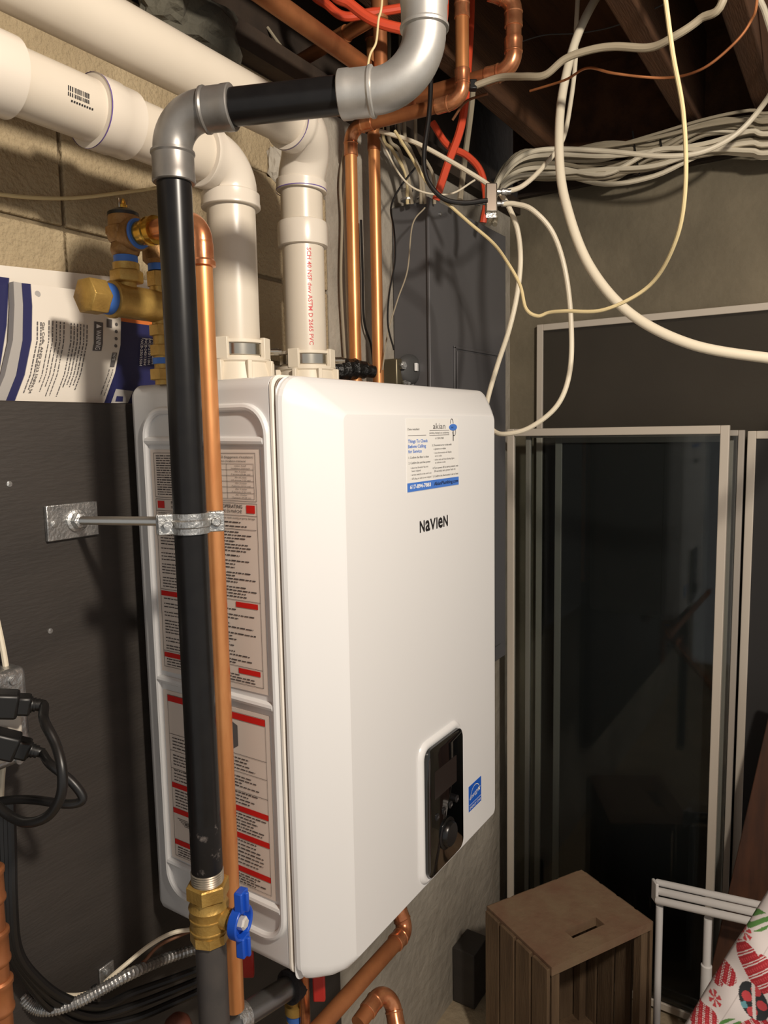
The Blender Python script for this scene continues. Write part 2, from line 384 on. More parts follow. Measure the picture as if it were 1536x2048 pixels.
for z, t1, t2 in ((1.2915, 'OPERATING INSTRUCTION', 'MODE DE FONCTIONNEMENT ET DE MARCHE'), (1.2125, 'TURN OFF GAS FOR MAINTENANCE', "ENTRETIEN ET ARRET DE L'APPAREIL")):
    sbar(inkr, -.034, -.066, z-.003, z+.0032); sbar(inkr, -.162, -.196, z-.003, z+.0032); line(ink, LY, z+.0052, RY, z+.0052)
    put_text(ink, t1, (XI, -.080, z+.0004), (XI, -.142, z+.0004), UPZ, .0034, bold=.012); put_text(ink, t2, (XI, -.074, z-.0040), (XI, -.144, z-.0040), UPZ, .0030)
for z0, z1, n in ((1.2845, 1.2845, 1), (1.278, 1.274, 2), (1.267, 1.263, 2), (1.256, 1.241, 5), (1.234, 1.230, 2), (1.224, 1.2205, 2)): dashes(ink, -.038, -.197, z0, z1, n, .0014, rnd, .3)
dashes(ink, -.038, -.197, 1.2065, 1.1995, 3, .0014, rnd, .25)
# warning label
for a in ((LY-.002, .943, RY, .943), (LY-.002, 1.160, RY, 1.160), (LY-.002, .943, LY-.002, 1.160), (RY, .943, RY, 1.160)): line(ink, *a, .0004)
sbar(inkr, LY-.002, RY, 1.1515, 1.1595)
grey = MB(); grey.add([(XI, y, z) for y, z in ((-.146, 1.148), (-.156, 1.144), (-.156, 1.119), (-.146, 1.113))], [(0, 1, 2, 3)])
grey.add([(XI, y, z) for y, z in ((-.070, 1.146), (-.146, 1.148), (-.146, 1.113), (-.070, 1.116))], [(0, 1, 2, 3)])
for z0, z1, n in ((1.103, 1.090, 4), (1.080, 1.068, 4), (1.060, 1.047, 4)): dashes(ink, -.040, -.196, z0, z1, n, .0014, rnd, .25)
for z in (1.1085, 1.0865, 1.0625): line(ink, LY-.002, z, RY, z, .0005)
for z in (1.040, 1.0055, .9625): sbar(inkr, LY-.002, RY, z-.0035, z+.0035)
dashes(ink, -.040, -.196, 1.0325, 1.012, 6, .0014, rnd, .15); dashes(ink, -.100, -.196, .9985, .970, 7, .0014, rnd, .2); dashes(ink, -.040, -.196, .955, .945, 4, .0014, rnd, .15)
put_text(ink, 'HOT', (XI, -.056, .989), (XI, -.066, .989), UPZ, .004)
for k in range(5): line(ink, -.042-.003*k, .9955-.002*k, -.062-.002*k, .9955-.002*k, .0006)
ink.build('side_label_print', mat('label_ink', (70, 64, 64), .6), lab1); 
for f in inkr.f: MB().add([inkr.v[i] for i in f], [(0, 1, 2, 3)]).build('red_block', RED, lab1 if inkr.v[f[0]][2] > 1.18 else lab2)
grey.build('side_label_drawing', INKG, lab2)

# front stickers
YF = -D-.0006
def fp(cx, cy): return at(780+cx/7.877, 820+cy/7.877, Y=YF)
st = MB().box((.1925, -D, 1.4085), (.3365, YF+.0002, 1.503)).build('service_sticker', PAPER, boiler); st['label'] = 'cream service sticker with a blue bar'
ib = MB(); ig = MB(); ibl = MB(); iw = MB()
def ftx(mb, s_, x0, x1, y, h, **k): 
    A = fp(x0, y); B = fp(x1, y); B.z = A.z; put_text(mb, s_, A, B, UPZ, h, **k)
def ft2(mb, s_, x0, x1, y0, h, **k):   # y0: baseline at the left end, line stays level in the room
    A = fp(x0, y0); B = at(780+x1/7.877, 900, Y=YF); B.z = A.z; put_text(mb, s_, A, B, UPZ, h, **k)
ft2(ib, 'Date installed:', 280, 470, 320, .0027)
ft2(ibl, 'Things To Check', 285, 598, 520, .0042, bold=.02); ft2(ibl, 'Before Calling', 287, 568, 603, .0042, bold=.02); ft2(ibl, 'for Service', 290, 500, 682, .0042, bold=.02)
for s_, x0, x1, y, h, m_ in (('1. Confirm the filter is clean', 292, 610, 772, .0029, ib), ('2. Confirm the unit has power', 294, 636, 858, .0029, ib), ('• electrical breaker has not', 325, 600, 930, .0025, ig), ('  been tripped', 345, 480, 978, .0025, ig), ('• service switch on the unit is on', 328, 648, 1040, .0025, ig), ('• GFI plug on unit is not tripped', 330, 645, 1103, .0025, ig),
                             ('3. Document error codes with', 665, 970, 572, .0028, ib), ('   a picture or video', 690, 880, 628, .0028, ib), ('• most thermostats will display', 690, 970, 690, .0024, ig), ('  error codes', 708, 815, 738, .0024, ig), ('• other units will have flashing lights', 692, 1012, 798, .0024, ig), ('  to indicate codes', 710, 875, 843, .0024, ig),
                             ('4. Turn power off at service switch, wait', 672, 1072, 932, .0028, ib), ('   30 seconds, turn power back on', 698, 1028, 980, .0028, ib), ('5. Confirm the thermostat is set to heat', 675, 1072, 1063, .0028, ib)):
    ft2(m_, s_, x0, x1, y, h)
ft2(ig, 'plumbing, heating & air conditioning', 622, 932, 375, .0024); ft2(ig, '617.894.7883', 715, 850, 460, .0026)
ft2(ig, 'akian', 678, 875, 300, .0080)
def fbar(mb, x0, z0, x1, z1, yy=YF): mb.add([(x0, yy, z0), (x1, yy, z0), (x1, yy, z1), (x0, yy, z1)], [(0, 1, 2, 3)])
for cx0, cx1, cy in ((285, 570, 404), (622, 932, 326), (622, 932, 400)):
    A = fp(cx0, cy); B = fp(cx1, cy); fbar(ig, A.x, A.z-.0003, B.x, A.z+.0003)
# emblem: blue oval on a looped stem
ec = fp(993, 272)
N_ = 28; ibl.add([(ec.x, YF-.0002, ec.z)]+[(ec.x+.0120*math.cos(2*math.pi*i/N_), YF-.0002, ec.z+.0047*math.sin(2*math.pi*i/N_)) for i in range(N_)], [(0, 1+i, 1+(i+1) % N_) for i in range(N_)])
def stroke(mb, pts, w, yy):
    for a, b in zip(pts, pts[1:]):
        a = V((a[0], a[1])); b = V((b[0], b[1])); n = V((-(b-a).y, (b-a).x)).normalized()*w/2; e = (b-a).normalized()*w*.3
        q = [a-e+n, a-e-n, b+e-n, b+e+n]; mb.add([(p.x, yy, p.y) for p in q], [(0, 1, 2, 3)])
def arcpts(cx, cz, rx, rz, a0, a1, n=14): return [(cx+rx*math.cos(math.radians(a0+(a1-a0)*i/n)), cz+rz*math.sin(math.radians(a0+(a1-a0)*i/n))) for i in range(n+1)]
stroke(ib, arcpts(ec.x-.0042, ec.z+.0055, .0042, .0062, 0, 180), .0009, YF-.0003)
stroke(ib, [(ec.x, ec.z-.005), (ec.x, ec.z-.0185)], .0016, YF-.0003); stroke(ib, arcpts(ec.x+.003, ec.z-.0065, .0042, .0052, 40, -180), .0009, YF-.0003)
put_text(ib, 'ac', (ec.x-.006, YF-.0004, ec.z-.0012), (ec.x+.001, YF-.0004, ec.z-.0012), UPZ, .003)
fbar(ibl, .1930, 1.4090, .3360, 1.4205, YF)
put_text(iw, '617-894-7883', (.199, YF-.0003, 1.4128), (.254, YF-.0003, 1.4128), UPZ, .0050, bold=.03)
put_text(ib, 'AkianPlumbing.com', (.263, YF-.0003, 1.4128), (.3335, YF-.0003, 1.4128), UPZ, .0048, bold=.01)
ib.build('sticker_black_print', INK, st); ig.build('sticker_grey_print', INKG, st); ibl.build('sticker_blue_print', BLUEI, st); iw.build('sticker_white_print', WHITEI, st)
# maker's lettering on the front
lg = MB(); A = at(840, 1065, Y=YF); B = at(896, 1049, Y=YF); Lw = B.x-A.x; x = A.x; hcap = .0150
for ch, wd, kk in (('N', .165, 1.), ('a', .155, 1.37), ('V', .195, 1.), ('I', .035, 1.), ('e', .165, 1.37), ('N', .165, 1.)):
    wd *= Lw; put_text(lg, ch, (x, YF, A.z), (x+wd, YF, A.z), UPZ, hcap*kk, bold=.022); x += wd+Lw*(.006 if ch == 'a' else .028)
lg.build('maker_lettering', INK, boiler)
# energy label
es = MB().box((.363, -D, .8985), (.407, YF+.0002, .9395)).build('energy_label', BLUES, boiler); es['label'] = 'blue energy rating label'
ew = MB()
stroke(ew, arcpts(.385, .918, .0165, .017, 10, 165), .0012, YF-.0002)
put_text(ew, 'energy', (.3655, YF-.0002, .9165), (.396, YF-.0002, .9205), UPZ, .0075, shear=.3)
sx, sz = .3985, .9235
star = [(sx+(.0055 if i % 2 == 0 else .0024)*math.sin(math.pi*i/5), YF-.0002, sz+(.0055 if i % 2 == 0 else .0024)*math.cos(math.pi*i/5)) for i in range(10)]
ew.add([(sx, YF-.0002, sz)]+star, [(0, 1+i, 1+(i+1) % 10) for i in range(10)])
fbar(ew, .364, .9085, .406, .9092, YF-.0002); put_text(ew, 'ENERGY STAR', (.3655, YF-.0002, .9015), (.4045, YF-.0002, .9015), UPZ, .0042)
ew.build('energy_label_print', WHITEI, es)
# control panel
cx0, cx1, cz0, cz1 = .222, .327, .866, 1.052
def floop(x0, x1, z0, z1, r, y): return [(x, y, z) for x, z in rrect(x0, x1, z0, z1, r)]
loops_mesh([floop(cx0-.012, cx1+.005, cz0-.009, cz1+.012, .020, -D+.001), floop(cx0-.010, cx1+.004, cz0-.007, cz1+.010, .019, -D-.0035), floop(cx0-.005, cx1+.002, cz0-.003, cz1+.005, .017, -D-.0055), floop(cx0-.002, cx1+.001, cz0-.001, cz1+.002, .015, -D-.004)]).build('control_bezel', ENAMEL, boiler, sharp=60)
cp = loops_mesh([floop(cx0-.001, cx1, cz0, cz1+.001, .014, -D-.002), floop(cx0-.001, cx1, cz0, cz1+.001, .014, -D-.0085), floop(cx0+.002, cx1-.003, cz0+.003, cz1-.002, .012, -D-.0105)]).build('control_panel', GLOSSB, boiler, sharp=50)
YC = -D-.0108
MB().box((.238, -D-.009, .978), (.303, YC, 1.018)).build('display', DISPLAY, cp)
for k in range(4): MB().lathe((.243+.020*k, -D-.009, .951), (0, -1, 0), [(0, .0055), (.0022, .0055), (.0026, .005)], 14).build('button', mat('button_black', (26, 26, 28), .3), cp)
MB().lathe((.274, -D-.009, .912), (0, -1, 0), [(0, .023), (.002, .023), (.003, .021), (.0032, .0185), (.008, .0175), (.0095, .016)], 32).build('dial', mat('dial_black', (14, 14, 15), .28), cp)
bi = MB()
for k, t in enumerate(('OK', 'M', 'i', 'R')): put_text(bi, t, (.240+.020*k, YC-.0022, .9495), (.246+.020*k, YC-.0022, .9495), UPZ, .0035)
bi.build('button_print', INKG, cp)

# ================================================================== PLASTIC VENTS
PR = .0302; HR = .0362
def vent(name, vx, vy, zrun, label, xend, coup, base_z, ring_only=False):
    e = empty(name, (vx, vy, base_z), label, 'vent pipe', 'white plastic vent pipes')
    zc = zrun
    R = .032
    # vertical pipe
    MB().lathe((vx, vy, base_z), (0, 0, 1), [(0, PR), (zc-R-.01-base_z, PR)], 40).build('pipe', PVC, e)
    el = MB().sweep(elbow_samples((vx, vy, zc), (0, 0, 1), (-1, 0, 0), R, PR*1.10, HR, .019, .0006, 16), 40).build('elbow', PVCF, e)
    MB().lathe((vx-R-.01, vy, zc), (-1, 0, 0), [(0, PR), (xend[0], PR)], 40).build('pipe', PVC, e)
    return e, el
# lower vent (left)
v1x, v1y = .096, -.085
z1 = at(300, 290, Y=v1y).z
V1Z = at(140, 205, Y=v1y).z
v1, el1 = vent('plastic_vent_pipe', v1x, v1y, V1Z, 'lower white plastic vent pipe with barcode print, left of the two', (.95,), None, ZB+H+.006)
xc = at(268, 262, Y=v1y-.01).x
MB().lathe((xc, v1y, V1Z), (-1, 0, 0), [(0, PR), (.001, HR*.97), (.020, HR*.97), (.022, HR), (.046, HR), (.0465, PR)], 40).build('coupling', PVCF, v1)
MB().lathe((xc-.0455, v1y, V1Z), (-1, 0, 0), [(0, HR+.0003), (.0013, HR+.0003)], 40, False).build('primer_ring', PURPLE, v1)
xh = at(18, 150, Y=v1y).x
MB().lathe((xh, v1y, V1Z), (-1, 0, 0), [(0, PR), (.001, HR), (.05, HR), (.06, PR*1.08), (.25, PR*1.08)], 40).build('coupling', PVCF, v1)
# upper vent (right)
v2x, v2y, v2r = .256, -.070, -.100
V2Z = at(300, 98, Y=v2r).z
v2 = empty('plastic_vent_pipe', (v2x, v2y, ZB+H+.006), 'upper white plastic vent pipe with red lettering, right of the two', 'vent pipe', 'white plastic vent pipes')
zk = at(600, 383, Y=v2y).z
MB().lathe((v2x, v2y, ZB+H+.006), (0, 0, 1), [(0, PR), (zk-ZB-H, PR)], 40).build('pipe', PVC, v2)
kp = catmull([(v2x, v2y, zk), (v2x, v2y-.002, zk+.022), (v2x-.006, v2y-.014, zk+(V2Z-zk)*.70), (v2x-.030, v2r+.002, V2Z-.003), (v2x-.062, v2r, V2Z)], 8)
MB().sweep(path(kp, lambda t: HR if (t < .16 or t > .86) else PR*1.10), 40).build('elbow', PVCF, v2, sharp=40)
MB().lathe((v2x-.055, v2r, V2Z), (-1, 0, 0), [(0, PR), (1.10, PR)], 40).build('pipe', PVC, v2)
za = at(600, 470, Y=v2y).z
MB().lathe((v2x, v2y, za-.017), (0, 0, 1), [(0, PR), (.001, HR*.985), (.004, HR), (.028, HR), (.034, HR*.97), (.036, PR)], 40).build('coupling', PVCF, v2)
MB().lathe((v2x, v2y, zk), (0, 0, 1), [(0, HR+.0003), (.0013, HR+.0003)], 40, False).build('primer_ring', PURPLE, v2)
MB().lathe((v2x-.0615, v2r, V2Z), (-1, 0, 0), [(0, HR+.0003), (.0013, HR+.0003)], 40, False).build('primer_ring', PURPLE, v2)
# lettering on the upper vent, wrapped around the pipe and reading downward
def wrap_text(mb, s_, ax, z_top, z_bot, ang0, h, r):
    vs, fs = text_geo(s_, 0, .01); x0 = min(v[0] for v in vs); x1 = max(v[0] for v in vs); k = (z_top-z_bot)/(x1-x0)
    out = []
    for x, y in vs:
        a = ang0+(y*h/.7)/r; out.append((ax[0]+math.cos(a)*r, ax[1]+math.sin(a)*r, z_top-(x-x0)*k))
    mb.add(out, fs)
wt = MB(); camang = math.atan2(CAM.y-v2y, CAM.x-v2x)
wrap_text(wt, 'SCH 40 NSF dwv ASTM D 2665 PVC', (v2x, v2y), at(612, 490, Y=v2y-.03).z, at(622, 688, Y=v2y-.03).z, camang+.18, .0062, PR+.0003)
wt.build('pipe_lettering', mat('red_pipe_print', (196, 60, 66), .5), v2)
bc = MB(); rb = random.Random(5); xb = at(125, 212, Y=v1y-.02).x; xe = at(168, 228, Y=v1y-.02).x; x = xb
def on_run(x, ang, r=PR+.0003): return (x, v1y-math.cos(ang)*r, V1Z+math.sin(ang)*r)
while x < xe:
    w = rb.uniform(.0004, .0016); a0, a1 = -.28, .02
    bc.add([on_run(x, a0), on_run(x+w, a0), on_run(x+w, a1), on_run(x, a1)], [(0, 1, 2, 3)]); x += w+rb.uniform(.0004, .0010)
for k in range(9): bc.add([on_run(xb+.004+k*.0028, -.36), on_run(xb+.0058+k*.0028, -.36), on_run(xb+.0058+k*.0028, -.42), on_run(xb+.004+k*.0028, -.42)], [(0, 1, 2, 3)])
bc.build('barcode_print', INK, v1)
# collars on the boiler top with steel bands
for (vx, vy, e) in ((v1x, v1y, v1), (v2x, v2y, v2)):
    zb_ = ZB+H
    MB().lathe((vx, vy, zb_-.002), (0, 0, 1), [(0, .047), (.004, .047), (.028, .041), (.030, .043), (.034, .043), (.034, .037), (.052, .037), (.052, .040), (.056, .040), (.057, .031)], 40).build('collar', SCALE_, boiler)
    MB().lathe((vx, vy, zb_+.035), (0, 0, 1), [(0, .0375), (.0004, .0392), (.0135, .0392), (.014, .0375)], 40, False).build('clamp_band', STEELBAND, boiler)
    for k in range(8):
        a = k*math.pi/4+.3; dr = V((math.cos(a), math.sin(a), 0)); tn = V((-dr.y, dr.x, 0))
        MB().obox(V((vx, vy, zb_+.014))+dr*.045, (dr, tn, (0, 0, 1)), (.0045, .003, .014)).build('collar_rib', SCALE_, boiler, bevel=.001)
    ca = math.atan2(CAM.y-vy, CAM.x-vx)
    for da in (-.45, 1.1):
        dr = V((math.cos(ca+da), math.sin(ca+da), 0)); tn = V((-dr.y, dr.x, 0))
        MB().obox(V((vx, vy, zb_+.043))+dr*.040, (dr, tn, (0, 0, 1)), (.0032, .0085, .0135)).build('collar_lug', SCALE_, boiler, bevel=.001)
    dr = V((math.cos(ca+1.5), math.sin(ca+1.5), 0))
    MB().lathe(V((vx, vy, zb_+.042))+dr*.041, dr, [(0, .005), (.012, .005), (.012, .0035), (.016, .0035)], 12).build('clamp_screw', STEELBAND, boiler)

# ================================================================== GAS LINE
GX, GY = -.090, -.190; GR = .0167
gas = empty('gas_pipe', (GX, GY, .15), 'black steel gas pipe with silver elbows standing in front of the boiler', 'gas pipe')
c1 = V((GX, GY, at(346, 230, Y=GY).z)); c2 = at(850, 172, Z=c1.z)
hd = (c2-c1).normalized()
zv1 = at(415, 1762, Y=GY).z; zv0 = at(418, 1880, Y=GY).z
scz = at(410, 1640, Y=GY).z
MB().lathe((GX, GY, scz), (0, 0, 1), [(0, GR), (c1.z-.05-scz, GR)], 32).build('upper_pipe', BLACKSTEEL, gas)
MB().lathe((GX, GY, zv1-.004), (0, 0, 1), [(0, GR*.97), (.018, GR*.99), (.0185, GR), (scz-zv1+.004, GR)], 32).build('scuffed_pipe_end', SCUFF, gas)
th = [(0, GR*1.0)]
for k in range(6): th += [(.0003+k*.0026, GR*1.0), (.0013+k*.0026, GR*1.05), (.0024+k*.0026, GR*.98)]
MB().lathe((GX, GY, zv1-.002), (0, 0, 1), th, 32).build('pipe_thread', mat('bright_thread', (190, 182, 168), .3, .8), gas)
MB().lathe((GX, GY, .15), (0, 0, 1), [(0, GR), (zv0-.15+.004, GR)], 32).build('lower_pipe', GREYPIPE, gas)
MB().sweep(elbow_samples(c1, (0, 0, 1), hd, .034, GR*1.13, GR*1.20, .030, 0, 14, True), 32).build('elbow', ZINCD, gas, sharp=25)
MB().sweep(elbow_samples(c2, hd, (0, 0, 1), .046, GR*1.16, GR*1.24, .032, 0, 14, True), 32).build('elbow', ZINC, gas, sharp=25)
MB().lathe(c1+hd*.05, hd, [(0, GR), ((c2-c1).length-.10, GR)], 32).build('cross_pipe', BLACKSTEEL, gas)
MB().lathe(c2+V((0, 0, .08)), (0, 0, 1), [(0, GR), (2.40-c2.z-.08, GR)], 32).build('riser_pipe', BLACKSTEEL, gas)
# ball valve body
zc = (zv0+zv1)/2; hv = zv1-zv0
vb = MB()
vb.lathe((GX, GY, zv0+hv*.16), (0, 0, 1), [(0, .0195), (hv*.06, .0205), (hv*.07, .0215), (hv*.09, .0215), (hv*.10, .0205), (hv*.26, .0205), (hv*.27, .0216), (hv*.29, .0216), (hv*.30, .0205), (hv*.42, .021), (hv*.44, .0218), (hv*.46, .021), (hv*.52, .019), (hv*.58, .0188)], 32)
vb.lathe((GX, GY, zv0), (0, 0, 1), [(0, .0195), (.0012, .0212), (hv*.17, .0212), (hv*.175, .0195)], 8)
vb.lathe((GX, GY, zv0+hv*.74), (0, 0, 1), [(0, .0205), (.002, .0232), (hv*.24, .0232), (hv*.26, .0215)], 6)
sd = V((.22, -.975, 0)).normalized()
vc = V((GX, GY, zv0+hv*.42))
vb.lathe(vc, sd, [(0, .011), (.026, .011), (.027, .008), (.034, .008)], 20)
valve = vb.build('ball_valve', BRASS, gas, sharp=30); valve['label'] = 'brass ball valve'
su = V((0, 0, 1)); sr = sd.cross(su).normalized()
hc = vc+sd*.032
tl = math.radians(3)
hb = MB()
ring = []
for (t, r0) in ((0, .0145), (0, .0175), (.012, .0185), (.012, .0155), (.004, .0135)): ring.append((t, r0))
nn = 32; vs = []; fs = []
for t, r0 in ring:
    for i in range(nn):
        a = 2*math.pi*i/nn; vs.append(hc+sd*t+sr*(r0*math.cos(a))+su*(r0*math.sin(a)))
for k in range(len(ring)):
    for i in range(nn): j = (i+1) % nn; k2 = (k+1) % len(ring); fs.append((k*nn+i, k*nn+j, k2*nn+j, k2*nn+i))
hb.add(vs, fs, True)
hb.lathe(hc, sd, [(0, .0145), (.005, .0145)], 24)
for s_ in (1, -1):
    c = hc+su*(s_*.0255)+sd*.009
    hb.obox(c, (sr, su, sd), (.0072, .0115, .005)); hb.obox(c+sd*.004, (sr, su, sd), (.0022, .011, .005))
hb.build('handle', BLUEH, valve, bevel=.0015)
MB().hexa(hc+sd*.004, sd, [(0, .0072), (.008, .0072), (.010, .0055)]).build('handle_nut', mat('pale_nut', (220, 216, 210), .3, .3), valve)

# ================================================================== PIPE SUPPORT
pc = at(141, 1041, Y=.03)
ps = empty('pipe_support', pc, 'galvanised plate and threaded rod clamping the black gas pipe', 'pipe clamp')
MB().box((pc.x-.034, .024, pc.z-.021), (pc.x+.034, .030, pc.z+.021)).build('plate', GALV, ps, bevel=.001)
rz = at(395, 1043, Y=GY).z
A = V((pc.x+.004, .024, pc.z)); B = V((GX, GY+.024, rz)); dr = (B-A).normalized()
MB().lathe(A, dr, [(0, .0135), (.003, .0135), (.004, .012)], 24).build('flange', GALV, ps)
MB().hexa(A, dr, [(0, .0105), (.012, .0105), (.013, .009)]).build('nut', GALV, ps, bevel=.0008)
L_ = (B-A).length; pr = []; t = 0
while t < L_: pr += [(t, .0046), (t+.0007, .0051)]; t += .0014
MB().lathe(A, dr, pr, 14).build('threaded_rod', mat('rod_zinc', (190, 190, 188), .3, .95), ps)
MB().hexa(B-dr*.016, dr, [(0, .0085), (.008, .0085), (.012, .0075), (.016, .006)]).build('nut', GALV, ps, bevel=.0008)
for dx in (-.025, .025):
    MB().lathe((pc.x+dx, .0245, pc.z-.001), (0, -1, 0), [(0, .0046), (.0015, .0044), (.0022, .003)], 14).build('screw', GALV, ps)
# split ring: two half straps with ears
def half_ring(a0, a1, r0, r1, z0, z1, n=20):
    mb = MB(); vs = []; fs = []
    prof = [(r0, z0), (r1, z0), (r1, z0+.006), (r1+.0022, z0+.0075), (r1+.0022, z1-.0075), (r1, z1-.006), (r1, z1), (r0, z1)]; m_ = len(prof)
    for i in range(n+1):
        a = a0+(a1-a0)*i/n
        for r, z in prof: vs.append((GX+math.cos(a)*r, GY+math.sin(a)*r, z))
    for i in range(n):
        for k in range(m_): q = (k+1) % m_; fs.append((i*m_+k, i*m_+q, (i+1)*m_+q, (i+1)*m_+k))
    mb.add(vs, fs, False); mb.f += [tuple(range(m_)), tuple(n*m_+k for k in reversed(range(m_)))]; mb.sm += [False]*2
    return mb
zr0, zr1 = rz-.0105, rz+.0105
ea = math.atan2(CAM.y-GY, CAM.x-GX)
eL = ea-math.radians(75); eR = ea+math.radians(95)
half_ring(eL+.06, eR-.06, GR+.0003, GR+.0028, zr0, zr1).build('ring_half', GALV, ps)
half_ring(eR+.06, eL+2*math.pi-.06, GR+.0003, GR+.0028, zr0, zr1).build('ring_half', GALV, ps)
for a in (eL, eR):
    dr2 = V((math.cos(a), math.sin(a), 0)); tn = V((-dr2.y, dr2.x, 0)); c = V((GX, GY, rz))+dr2*(GR+.0085)
    for s_ in (-1, 1): MB().obox(c+tn*(s_*.0034), (dr2, tn, (0, 0, 1)), (.0085, .0013, .0105)).build('ear', GALV, ps, bevel=.001)
    MB().lathe(c-tn*.010, tn, [(0, .0035), (.001, .0048), (.0035, .005), (.0036, .0032), (.018, .0032), (.018, .0045), (.021, .0045)], 14).build('bolt', GALV, ps)

# ================================================================== COPPER DISCHARGE PIPE + RELIEF VALVE
CR = .0111
cpb = at(470, 1950, d=.885); cx_, cy_ = cpb.x, cpb.y
cy_ = -.168; cx_ = at(408, 620, Y=cy_).x
VX, VY = -.042, -.052
zo = at(292, 461, Y=VY-.04).z
dis = empty('copper_discharge_pipe', (cx_, cy_, .25), 'copper discharge pipe running down directly beside the black gas pipe', 'copper pipe')
cd = V((cx_, cy_, zo)); vo = V((VX, VY, zo)); od = (cd-vo).normalized()
ct = V((at(405, 600, Y=cy_).x, cy_, zo)); cb = at(473, 2000, Y=cy_)
dn = V((0, 0, -1))
MB().lathe(cd, (0, 0, -1), [(.02, CR), (zo-at(475, 2012, Y=cy_).z, CR)], 28).build('pipe', COPPER, dis)
def press_elbow(mb, C, din, dout, r, R=.024, hub=.024):
    mb.sweep(elbow_samples(C, din, dout, R, r*1.08, r*1.12, hub, 0, 12, True), 28); return mb
es_ = MB(); S = elbow_samples(cd, od, (0, 0, -1), .022, CR*1.10, CR*1.16, .026, .0016, 12)
es_.sweep(S, 28).build('elbow', COPPERF, dis, sharp=30)
MB().lathe(vo+od*.045, od, [(0, CR), ((cd-vo).length-.06, CR)], 24).build('inlet_pipe', COPPERF, dis)
rv = empty('relief_valve', (VX, VY, ZB+H), 'brass relief valve on a horizontal brass tee with blue tape', 'valve')
TZ = at(250, 603, Y=VY).z
xpl = at(166, 588, Y=VY).x
MB().lathe((xpl+.034, VY, TZ), (1, 0, 0), [(0, .0185), (.001, .0205), (.006, .0205), (.007, .0185), (.115, .0185), (.125, .016)], 32).build('tee_body', BRASS, rv)
MB().lathe((xpl+.022, VY, TZ), (1, 0, 0), [(0, .0172), (.014, .0172)], 28).build('thread_tape', TAPE, rv)
MB().hexa((xpl, VY, TZ), (1, 0, 0), [(0, .017), (.002, .0202), (.023, .0202), (.025, .018)]).build('hex_plug', BRASSB if False else BRASS, rv, bevel=.0008)
def pz(py): return at(247, py, Y=VY).z
vz = [pz(q) for q in (585, 565, 540, 526, 512, 485, 432, 424, 402)]
MB().lathe((VX, VY, TZ+.01), (0, 0, 1), [(0, .0105), (vz[1]-TZ-.008, .0105)], 24).build('nipple', BRASS, rv)
MB().hexa((VX, VY, vz[1]), (0, 0, 1), [(0, .017), (.0015, .0185), (vz[2]-vz[1]-.0015, .0185), (vz[2]-vz[1], .017)]).build('hex_nut', BRASS, rv, bevel=.0006)
MB().lathe((VX, VY, vz[2]), (0, 0, 1), [(0, .0148), (vz[3]-vz[2], .0148)], 12).build('union', BRASS, rv)
MB().lathe((VX, VY, vz[3]), (0, 0, 1), [(0, .0132), (vz[4]-vz[3], .0132)], 28).build('thread_tape', TAPE, rv)
hb_ = vz[5]-vz[4]
MB().lathe((VX, VY, vz[4]), (0, 0, 1), [(0, .0125), (hb_*.15, .0150), (hb_*.45, .0162), (hb_*.8, .0152), (hb_*1.05, .0135)], 28).build('valve_neck', BRONZE, rv)
hb2 = vz[6]-vz[5]
MB().lathe((VX, VY, vz[5]-.001), (0, 0, 1), [(0, .0150), (hb2*.12, .0178), (hb2*.3, .0188), (hb2*.55, .0188), (hb2*.62, .0172), (hb2, .0168)], 28).build('valve_body', BRONZE, rv)
MB().hexa((VX, VY, vz[5]+hb2*.24), (0, 0, 1), [(0, .0205), (hb2*.3, .0205)]).build('body_flats', BRONZE, rv, bevel=.001)
MB().lathe((VX, VY, vz[6]-.001), (0, 0, 1), [(0, .0172), (.0035, .0172), (.005, .0150), (.0085, .0085)], 28).build('cap', BLACKP, rv)
MB().lathe((VX, VY, vz[7]+.002), (0, 0, 1), [(0, .0050), (.005, .0050), (.006, .0035), (vz[8]-vz[7]-.004, .0035), (vz[8]-vz[7], .002)], 16).build('spindle', BRASSB, rv)
MB().obox((VX, VY, (vz[7]+vz[8])/2+.002), ((1, 0, 0), (0, 1, 0), (0, 0, 1)), (.0062, .0015, .006)).build('test_lever', STEELBAND, rv, bevel=.0006)
MB().lathe(vo+od*.004, od, [(0, .0165), (.014, .0185), (.018, .0185), (.019, .0150)], 28).build('outlet_flange', BRONZE, rv)
MB().lathe(vo+od*.0225, od, [(0, .0165), (.003, .0158), (.0032, .0120)], 28).build('thread_tape', TAPE, rv)
MB().lathe(vo+od*.026, od, [(0, .0130), (.010, .0130), (.011, .0150), (.015, .0155), (.016, .0140), (.020, .0140), (.021, .0155), (.025, .0155), (.026, .0125)], 28).build('outlet_adapter', BRASSB, rv)
# second brass stack (feeding the tee from the boiler top)
nx = at(318, 700, Y=VY).x+.006
def nz(py): return at(320, py, Y=VY).z
MB().lathe((nx, VY, ZB+H-.002), (0, 0, 1), [(0, .011), (TZ-ZB-H-.01, .011)], 20).build('nipple', BRASS, rv)
for py0, py1, r in ((760, 738, .0165), (712, 690, .0150), (672, 650, .0150)):
    z0_, z1_ = nz(py0), nz(py1); MB().hexa((nx, VY, z0_), (0, 0, 1), [(0, r), (z1_-z0_, r)]).build('hex_nut', BRASS, rv, bevel=.0008)
MB().lathe((nx, VY, nz(728)), (0, 0, 1), [(0, .0125), (nz(716)-nz(728), .0125)], 20).build('thread_tape', TAPE, rv)
zz0 = nz(585)
MB().lathe((nx, VY, TZ), (0, 0, 1), [(0, .012), (nz(560)-TZ, .012)], 20).build('nipple', BRASS, rv)
MB().hexa((nx, VY, nz(575)), (0, 0, 1), [(0, .0145), (nz(545)-nz(575), .0145)]).build('hex_nut', BRASS, rv, bevel=.0008)
